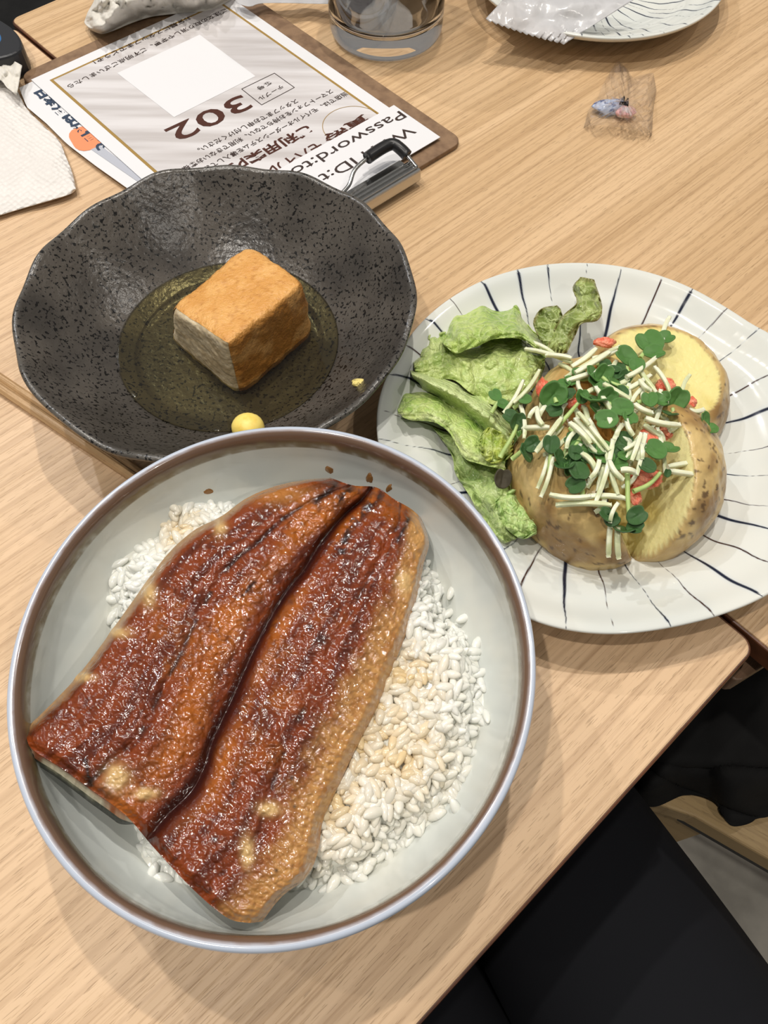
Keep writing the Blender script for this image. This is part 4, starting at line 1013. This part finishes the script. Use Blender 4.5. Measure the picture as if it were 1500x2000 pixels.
sprout([(400, 720), (480, 630), (540, 560)], [(625, 545, 80, 150, .15), (715, 520, 55, -40, .3), (560, 520, 40, 0, .1)], 'sprout_leaf')
sprout([(830, 480), (720, 440), (680, 410)], [(620, 395, 55, 80, .2), (690, 385, 55, -20, .2)], 'sprout_leaf')
sprout([(900, 300), (930, 260), (950, 230)], [(955, 205, 85, 20, .1), (985, 265, 60, -80, .2), (1050, 180, 55, -60, -.2)], 'sprout_leaf', 'dark glossy sprout with the largest leaves at the back of the potato', None)
sprout([(840, 410), (820, 350)], [(815, 290, 70, 60, -.1), (880, 340, 50, 0, .2)], 'sprout_leaf')
sprout([(1100, 640), (1090, 590)], [(1118, 535, 68, -20, .1), (1075, 628, 50, 150, .1), (1045, 530, 40, 60, -.6)], 'sprout_leaf')
sprout([(1000, 900), (1020, 860)], [(985, 835, 60, 50, .2), (1075, 830, 52, -50, -.2)], 'sprout_leaf')
sprout([(825, 950), (828, 1100), (835, 1230)], [(885, 1220, 52, -60, .2), (805, 1310, 60, 160, .2), (875, 1290, 45, -120, 0)], 'sprout_leaf2', 'radish sprout hanging over the gap between the two front potato quarters', None)
sprout([(930, 655), (1120, 690), (1290, 690)], [(1310, 715, 48, 180, .5), (1275, 655, 45, 40, .7)], 'sprout_leaf', 'long radish sprout stretching right towards the plate rim', None)
sprout([(700, 560), (800, 600), (860, 640)], [(790, 590, 60, 80, .1), (840, 650, 45, 200, .1), (700, 660, 60, 100, .1)], 'sprout_leaf')
sprout([(640, 1130), (690, 1190)], [(700, 1215, 42, 60, .1), (740, 1240, 42, -60, .2)], 'sprout_leaf2')
sprout([(880, 560), (940, 545)], [(955, 540, 48, 0, .2), (1010, 545, 48, 90, 0)], 'sprout_leaf')
sprout([(30, 620), (70, 550)], [(50, 515, 40, 30, 0), (95, 570, 38, 80, .2)], 'sprout_leaf')
sprout([(160, 590), (210, 550)], [(225, 540, 36, 80, .1)], 'sprout_leaf')
sprout([(860, 1080), (950, 1040), (1020, 970)], [(1060, 970, 22, 0, .1), (940, 930, 45, 60, .2)], 'sprout_leaf2')
sprout([(740, 700), (800, 760), (810, 800)], [(800, 790, 60, 30, .1), (780, 850, 45, 120, .1)], 'sprout_leaf2', zl=.001)
sprout([(100, 940), (100, 980)], [(95, 1000, 55, 0, .1)], 'purple_leaf', 'dark purple leaf on the lettuce beside the speckled potato quarter', None, zl=-.004)

SHL = 'green radish sprout with round leaves buried low in the salad tangle on the potato'
for k in range(16):
    a_, r_ = rs.random()*6.28, 40+300*math.sqrt(rs.random()); x, y = 680+r_*math.cos(a_), 690+r_*math.sin(a_); b_ = rs.random()*6.28
    sprout([(x+95*math.cos(b_), y+95*math.sin(b_)), (x+45*math.cos(b_+.3), y+45*math.sin(b_+.3)), (x, y)], [(x+20*math.cos(b_), y-20, rs.uniform(40, 58), rs.uniform(0, 360), rs.uniform(-.3, .4)), (x-30*math.cos(b_), y+25, rs.uniform(34, 52), rs.uniform(0, 360), rs.uniform(-.4, .3))],
           'sprout_leaf' if k % 3 else 'sprout_leaf2', SHL, None, zl=.0035)
for i, (x, y, r, sq, lb) in enumerate([(335, 490, 62, (.6, 1.1, .5), 'orange-red cod roe dab beside the single oval sprout leaf'), (695, 205, 48, (1.2, .6, .5), 'orange-red cod roe dab at the very back of the potato'),
        (745, 390, 55, (.7, 1.1, .5), 'orange-red cod roe dab below the largest dark sprout'), (520, 565, 45, (1.2, .6, .5), 'orange-red cod roe dab in the hollow near the lettuce'),
        (1050, 460, 52, (1, .8, .5), 'orange-red cod roe dab at the edge of the bare yellow potato face'), (1200, 556, 30, (1, 1, .6), 'smallest cod roe dab, alone on the bare yellow potato face'),
        (1130, 735, 88, (1.15, .62, .55), 'largest orange-red cod roe dab, on top of the blotched front potato quarter'), (960, 770, 55, (.9, 1, .5), 'orange-red cod roe dab among shreds in the middle of the potato'),
        (930, 1005, 72, (1.1, .65, .5), 'orange-red cod roe dab above the gap between the front quarters'), (870, 1105, 42, (.7, 1.2, .5), 'lowest cod roe dab, deep in the gap between the front quarters')]):
    u, v = Z5(x, y); p = un(u, v, top_z(u, v)+.001)
    tag(blob('roe_dab', p, 1.35*r/3*.19/1000, M['roe'], sq, .5, 20+i, fr=2.2), lb, 'cod roe', 'cod roe dabs on the potato')

# ------------------------------------------------------------------ clipboard, sheets and print
O0 = np.array([-.2130, .4810]); EX = np.array([.7455, .6665]); EX /= np.linalg.norm(EX); EY = np.array([EX[1], -EX[0]])
def pl(x, y): return O0+EX*x+EY*y           # sheet coordinates in metres: x to the far right, y towards the clip
cb = empty('clipboard', (pl(.07, .1)[0], pl(.07, .1)[1], 0), 0); CO = np.array([pl(.07, .1)[0], pl(.07, .1)[1], 0])
bp_ = np.array([pl(x, y) for x, y in round_rect(-.011, -.021, .1565, .217, .008)])-CO[:2]
prism('board', bp_, .0003, .0033, M['board'], cb, .0006)
def quad_clip(x0, x1, y0, y1, z0, z1, name, m, parent, bev=.0005):
    P = np.array([pl(x0, y0), pl(x1, y0), pl(x1, y1), pl(x0, y1)])-CO[:2]; return prism(name, P, z0, z1, m, parent, bev)
cx1 = (un(810, 318, .012)[:2]-O0)@EX; cy1 = (un(810, 318, .012)[:2]-O0)@EY
print('clip end local', cx1, cy1)
X0, X1 = cx1-.118, cx1
CY = cy1
quad_clip(X0, X1, CY-.004, CY+.006, .0034, .0115, 'clip_body', M['steel'], cb, .0012)
quad_clip(X0+.001, X1-.001, CY-.0115, CY-.004, .0062, .0082, 'clip_jaw', M['steel'], cb, .0006)
for k in range(3): quad_clip(X0+.002, X1-.002, CY-.003+k*.003, CY-.0018+k*.003, .0113, .0125, 'clip_ridge', M['steel'], cb, .0003)
def p3(x, y, z): q = pl(x, y)-CO[:2]; return (q[0], q[1], z)
wp = resample(np.array([p3(X1-.001, CY+.003, .011), p3(X1-.002, CY-.010, .0165), p3(X1-.006, CY-.0165, .0172), p3(X1-.030, CY-.0155, .0158), p3(X1-.042, CY-.010, .0120), p3(X1-.058, CY-.0085, .0102),
                        p3(X1-.076, CY-.010, .0120), p3(X1-.088, CY-.0155, .0158), p3(X1-.112, CY-.0165, .0172), p3(X1-.116, CY-.010, .0165), p3(X1-.117, CY+.003, .011)]), 90)
tube('clip_wire', wp, .0012, M['steel'], cb, 8)
for a_, b_ in ((5, 23), (67, 85)):
    tube('clip_grip', wp[a_:b_], .0034, M['black_rubber'], cb, 10)
tag(cb, 'brown hardboard clipboard with a steel spring clip, between the black bowl and the glass', 'clipboard')

def sheet(name, poly_l, z, m, label, lift=None, cat='paper'):
    """thin sheet, dense enough to sag a little"""
    P = np.array([pl(x, y) for x, y in poly_l]); o = prism(name, P-P[0], z, z+.0003, m); o.location = (P[0][0], P[0][1], 0)
    tag(o, label, cat); return o, P[0]
XR = .1425
lowp = [(u, v) for u, v in ((37, 171), (80, 150), (330, 330), (345, 385), (290, 385), (250, 368), (185, 322), (130, 280), (90, 240), (52, 208))]
lw = resample(np.array([un(u, v, .004)[:2] for u, v in lowp]), 60, closed=True, smooth=False)
low = prism('paper_sheet', lw-lw[0], .0035, .0038, M['paper']); low.location = (lw[0][0], lw[0][1], 0)
tag(low, 'white sheet printed with navy brush writing, sticking out under the printed order sheet', 'paper')
top_s = prism('order_sheet', np.array([pl(x, y) for x, y in ((-.0085, -.0085), (XR, -.0085), (XR, .172), (-.0085, .172))])-pl(0, 0), .0043, .0047, M['paper'])
top_s.location = (*pl(0, 0), 0)
tag(top_s, 'laminated sheet with upside-down 302 and gold border, held by the clipboard', 'paper')
TS0 = pl(0, 0)
def ton(parent, org, P, z0, z1, name, m): return prism(name, np.asarray(P)-org, z0, z1, m, parent)
ton(top_s, TS0, [pl(0, 0), pl(.134, 0), pl(.134, .1715), pl(0, .1715)], .0047, .00485, 'printed_field', M['gold'])
pf = mk('printed_ground', [(*(pl(x, y)-TS0), .00495) for x, y in ((.0018, .0018), (.1322, .0018), (.1322, .1697), (.0018, .1697))], [(0, 3, 2, 1)], M['print_paper'], top_s, False)
strip = prism('password_strip', np.array([pl(x, y) for x, y in ((.010, .1660), (.1455, .1660), (.1455, .2075), (.010, .2075))])-pl(.012, .1625), .0052, .0056, M['paper'])
strip.location = (*pl(.012, .1625), 0)
tag(strip, 'white paper strip with large Password print, under the clip', 'paper')
PS0 = pl(.012, .1625)

def text(s, start, end, h, m, parent, org, z=.0051, bold=0, name='lettering', ext=.00006):
    """flat print whose centre line runs from start to end; h is the character height"""
    a_ = un(*start, z)[:2]; b_ = un(*end, z)[:2]; d = b_-a_; L = np.linalg.norm(d); ang_ = math.atan2(d[1], d[0])
    cu = bpy.data.curves.new('lettering', 'FONT'); cu.body = s; cu.size = 1; cu.offset = bold; cu.resolution_u = 3
    cu.align_x = 'LEFT'; cu.align_y = 'BOTTOM_BASELINE'
    ob = bpy.data.objects.new('tmp', cu); COL.objects.link(ob)
    bpy.context.view_layer.update()
    me = bpy.data.meshes.new_from_object(ob.evaluated_get(bpy.context.evaluated_depsgraph_get())); bpy.data.objects.remove(ob)
    n = len(me.vertices)
    if n == 0: return None
    co = np.zeros(n*3); me.vertices.foreach_get('co', co); co = co.reshape(-1, 3)
    mn, mx = co.min(0), co.max(0)
    co[:, 0] = (co[:, 0]-mn[0])/(mx[0]-mn[0])*L; co[:, 1] = ((co[:, 1]-mn[1])/(mx[1]-mn[1])-.5)*h
    c_, s_ = math.cos(ang_), math.sin(ang_)
    X = np.stack([a_[0]+co[:, 0]*c_-co[:, 1]*s_-org[0], a_[1]+co[:, 0]*s_+co[:, 1]*c_-org[1], np.full(n, z)], 1)
    me.vertices.foreach_set('co', X.astype(np.float32).ravel()); me.update(); me.name = name
    return link_mesh(name, me, m, parent)
T = lambda s, a, b, h, m='ink', **k: text(s, a, b, h, M[m], top_s, TS0, **k)
T('ご注文の取り消しや変更、ご不明点ございましたら', (442, 19), (133, 170), .0046, bold=.01)
T('お気軽にスタッフまでどうぞ！', (372, 34), (183, 122), .0046, bold=.01)
T('302', (483, 196), (333, 266), .0160, 'brown_ink', bold=.01)
T('テーブル', (552, 168), (506, 194), .0038, bold=.01)
T('番号', (529, 160), (503, 174), .0038, bold=.01)
T('当店では、モバイルオーダーシステムを導入しており', (677, 182), (388, 337), .0045, bold=.012)
T('スマートフォンをお持ちでない、利用できないお客様は', (649, 177), (345, 338), .0045, bold=.012)
T('スタッフまでお申し付けください。', (581, 196), (388, 294), .0045, bold=.012)
T('寅鈴', (718, 228), (634, 274), .0085, 'brown_ink', bold=.03)
T('モバイル', (628, 282), (528, 335), .0080, 'brown_ink', bold=.02)
T('ご利用案内', (606, 250), (452, 330), .0095, 'brown_ink', bold=.03)
# white label the code sticks on, left blank
qp = [un(u, v, .005)[:2] for u, v in ((390, 68), (499, 149), (340, 229), (229, 143))]
ton(top_s, TS0, qp, .0050, .00510, 'blank_label', M['paper'])
bx = [un(u, v, .005)[:2] for u, v in ((536, 143), (575, 171), (511, 205), (472, 174))]
for i in range(4):
    a_, b_ = bx[i], bx[(i+1) % 4]; d = (b_-a_)/np.linalg.norm(b_-a_); nn = np.array([-d[1], d[0]])*.00022
    ton(top_s, TS0, [a_-nn, b_-nn, b_+nn, a_+nn], .0050, .00512, 'box_line', M['ink'])
cc = un(690, 245, .005)[:2]
ringV = []
for k in range(64):
    t = 2*math.pi*k/64
    for r in (.0185, .0189): ringV.append((cc[0]-TS0[0]+r*math.cos(t), cc[1]-TS0[1]+r*math.sin(t), .00508))
mk('stamp_ring', ringV, [(2*k, 2*k+1, (2*k+3) % 128, (2*k+2) % 128) for k in range(64)], M['gold'], top_s, False)
text('Password:to', (787, 222), (572, 338), .0078, M['ink'], strip, PS0, z=.0058)
text('Wi-Fi ID:t', (806, 252), (628, 350), .0078, M['ink'], strip, PS0, z=.0058)
# painting on the lower sheet
LW0 = lw[0]
text('日本酒は原価で', (76, 176), (206, 292), .0085, M['navy_ink'], low, LW0, z=.0041, bold=.05)
ob_ = un(172, 268, .0039)[:2]
V = [(ob_[0]-LW0[0]+r*math.cos(t), ob_[1]-LW0[1]+r*math.sin(t), .0040) for t, r in [(2*math.pi*k/24, .0115*(1+.12*math.sin(3*2*math.pi*k/24))) for k in range(24)]]
mk('orange_spot', V, [tuple(range(24))], M['orange_ink'], low, False)
gl = [un(u, v, .0039)[:2]-LW0 for u, v in ((178, 292), (196, 284), (300, 362), (285, 366))]
mk('grey_stroke', [(*p, .00402) for p in gl], [(0, 1, 2, 3)], M['grey_ink'], low, False)

# ------------------------------------------------------------------ glass of water
GC = np.array([.0015, .5425])
def lathe2(name, prof, c, m, parent=None, n=96, sub=6, z0=0):
    pr2 = resample(np.array(prof, float), len(prof)*sub, smooth=False)
    a_ = np.linspace(0, 2*math.pi, n, endpoint=False)
    V = np.array([[c[0]+r*math.cos(t), c[1]+r*math.sin(t), z+z0] for r, z in pr2 for t in a_])
    return mk(name, V, gridF(len(pr2), n, wrap_m=True, flip=True), m, parent)
gl_ = empty('water_glass', (GC[0], GC[1], 0))
lathe2('tumbler', [(0, .0004), (.034, .0004), (.0370, .0020), (.0380, .006), (.0388, .030), (.0400, .095), (.0403, .0965), (.0392, .0965), (.0388, .095), (.0374, .030), (.0360, .0175), (.0320, .0135), (0, .0120)], (0, 0), M['glass'], gl_)
tag(gl_, 'clear glass tumbler with a thick base, holding water', 'glass')
wt = lathe2('water', [(0, .0122), (.0318, .0137), (.0358, .0177), (.03720, .030), (.0380, .062), (0, .0620)], GC, M['water'])
tag(wt, 'water filling the clear glass tumbler', 'water', kind='stuff')

# ------------------------------------------------------------------ films, sachets, wrapper
def sheet_px(name, A, B, zf, m, label, cat, n=40, k=20, th=.00015, smoothc=True, group=None):
    o = ruled(name, A, B, zf, m, n=n, k=k, smoothc=smoothc)
    if th: solid(o, th)
    tag(o, label, cat, group); return o
zz = []
N_ = 26
for i in range(N_+1):
    t = i/N_; zz.append((950+155*t+(1.5 if i % 2 else -1.5), 38+47*t+(3.5 if i % 2 else -1.5)+4*math.sin(t*3)))
def fz(seed, z0, amp, fr=40):
    return lambda u, v, s, t: np.maximum(z0(u, v) if callable(z0) else z0, .0015)+amp*(.6+fbm(np.stack([u/fr, v/fr, 0*u+seed], -1), 3, seed))
sheet_px('white_sachet', [(960, 22), (990, 5), (1004, -40), (1060, -70), (1180, -70), (1260, -40), (1232, 4), (1212, 22), (1160, 58), (1116, 80)][:0] or [(993, -12), (1060, -40), (1130, -40), (1250, -8)],
         zz, fz(3, lambda u, v: np.clip(.029-(v-10)*.00016, .012, .03), .0018), M['sachet'], 'white frosted sachet with zigzag edge lying over the small plate', 'sachet', n=N_*2+1, k=24, smoothc=False)
# body of the sachet that reaches right over the plate
sheet_px('clear_bag', [(455, -8), (520, -14), (600, -20), (660, -20)], [(462, 6), (488, 13), (520, 6), (648, 8)], fz(5, .010, .003), M['sachet'], 'frosted plastic bag corner beyond the clipboard, left of the glass', 'plastic bag', n=30, k=14)

def facets(name, outline, seed, m, zc, label, cat, parent=None):
    """crumpled film: jittered facets"""
    r = np.random.default_rng(seed); Pn = resample(np.array(outline, float), 46, closed=True, smooth=False); c = Pn.mean(0)
    V, F = [], []; K = 7
    for j in range(K):
        f = 1-j/K
        for i in range(46):
            q = c+(Pn[i]-c)*f*(1+r.normal(0, .05)*(j > 0)); z = .0008+zc*(1-f**2)*(.8+.5*r.random())+r.random()*.004*(j > 0)
            V.append(un(q[0], q[1], z))
    V.append(un(c[0], c[1], zc)); F = [tuple(x) for x in gridF(K, 46, wrap_m=True)]+[((K-1)*46+i, (K-1)*46+(i+1) % 46, K*46) for i in range(46)]
    T_ = []
    for f in F:
        if len(f) == 4: T_ += [(f[0], f[1], f[2]), (f[0], f[2], f[3])] if r.random() < .5 else [(f[0], f[1], f[3]), (f[1], f[2], f[3])]
        else: T_.append(f)
    V = np.array(V); o = mk(name, V, T_, m, parent, False)
    if label: tag(o, label, cat)
    return o
cw = facets('candy_wrapper', [(1140, 248), (1150, 212), (1168, 190), (1180, 160), (1206, 116), (1226, 135), (1234, 152), (1276, 140), (1282, 175), (1276, 215), (1273, 268), (1250, 258), (1215, 250), (1175, 244)], 4, M['film'], .012,
            'crumpled clear plastic wrapper lying alone on the bare table', 'wrapper')
q = un(1190, 208, .004)
b1 = blob('printed_paper', q, .0085, M['blue_foil'], (1.1, .7, .42), .35, 9, fr=2); b1.parent = cw
q = un(1222, 218, .004)
b2 = blob('printed_paper', q, .0065, M['pink_foil'], (1.0, .7, .4), .35, 12, fr=2); b2.parent = cw

# ------------------------------------------------------------------ napkins
sheet_px('paper_napkin', [(-30, 120), (0, 138), (30, 172), (52, 212), (84, 245), (115, 275), (128, 305), (140, 335), (148, 368)], [(-60, 435), (-20, 425), (0, 420), (40, 408), (75, 398), (110, 388), (135, 380), (142, 376), (148, 370)],
         lambda u, v, s, t: .0035+.0035*np.sin(np.clip(t, 0, 1)*math.pi)*(1-.4*s)+.001*fbm(np.stack([u/50, v/50, 0*u], -1), 2, 4), M['napkin'], 'white embossed paper napkin lying flat by the left end of the clipboard', 'napkin', n=70, k=50, th=.0004)
sheet_px('napkin_corner', [(-30, 96), (0, 107), (25, 118), (43, 128)], [(-20, 160), (0, 156), (15, 172), (33, 186), (41, 160)][:4], lambda u, v, s, t: .011+.004*fbm(np.stack([u/18, v/18, 0*u], -1), 3, 7), M['tissue'],
         'folded tissue corner lying between the black device and the embossed napkin', 'napkin', n=30, k=20, th=.0004)
def tz(u, v, s, t):
    e = np.minimum(np.minimum(s, 1-s)*2.2, np.minimum(t, 1-t)*1.4)
    p = np.stack([u/38, v/38, 0*u], -1)
    return .005+.017*sstep(0, .5, e)+(.009*np.abs(fbm(p, 2, 8))+.006*np.abs(fbm(p*2.3, 3, 9)))*sstep(0, .2, e)
sheet_px('crumpled_napkin', [(165, 44), (172, 24), (184, 2), (198, -35), (250, -95), (350, -110), (480, -100)], [(166, 46), (178, 58), (200, 66), (226, 58), (262, 43), (300, 32), (360, 25), (408, 20), (440, 6), (470, -14)], tz, M['tissue'],
         'crumpled grey-white napkin heaped at the far end of the clipboard', 'napkin', n=110, k=60, th=.0005)

# ------------------------------------------------------------------ black device, chopsticks
dv = empty('handheld_device', tuple(un(0, 75, .0)))
dp = np.array([un(u, v, .016)[:2] for u, v in ((-80, -8), (0, 38), (28, 58), (42, 80), (40, 96), (20, 108), (-20, 118), (-90, 140))])
dp = resample(dp, 64, closed=True); D0 = np.array(dv.location[:2])
prism('case', dp-D0, .0005, .016, M['black_plastic'], dv, .003)
cs_ = dp.mean(0); prism('screen', (cs_+(dp-cs_)*.66)-D0+np.array([-.004, .002]), .0155, .0163, M['screen'], dv, .0003)
tag(dv, 'black handheld device with a blue screen at the far left table corner', 'device')

P1 = un(-60, 703, .0045); P2 = un(475, 1062, .0045)
def chop(off, r, label):
    d = P2-P1; d /= np.linalg.norm(d); nn = np.array([-d[1], d[0], 0]); a_ = P1-d*.02+nn*off; L = .225
    ang_ = math.atan2(d[1], d[0]); o = empty('chopstick', (a_[0], a_[1], 0), ang_)
    n = 14; V = []; 
    for i in range(n):
        x = L*i/(n-1); rr = r*(1-.35*i/(n-1))
        for k in range(8):
            t = 2*math.pi*(k+.5)/8; V.append((x, rr*math.cos(t)*1.08, rr*.92+.0002+rr*.92*math.sin(t)))
    m_ = mk('shaft', V, [list(f) for f in gridF(n, 8, wrap_m=True)]+[list(range(7, -1, -1)), list(range((n-1)*8, n*8))], M['chopstick'], o, False)
    tag(o, label, 'chopstick', 'pair of wooden chopsticks')
chop(.0021, .0021, 'plain wooden chopstick nearer the black bowl, of the pair running under it')
chop(-.0024, .0026, 'plain wooden chopstick nearer the table edge, of the pair running under the black bowl')
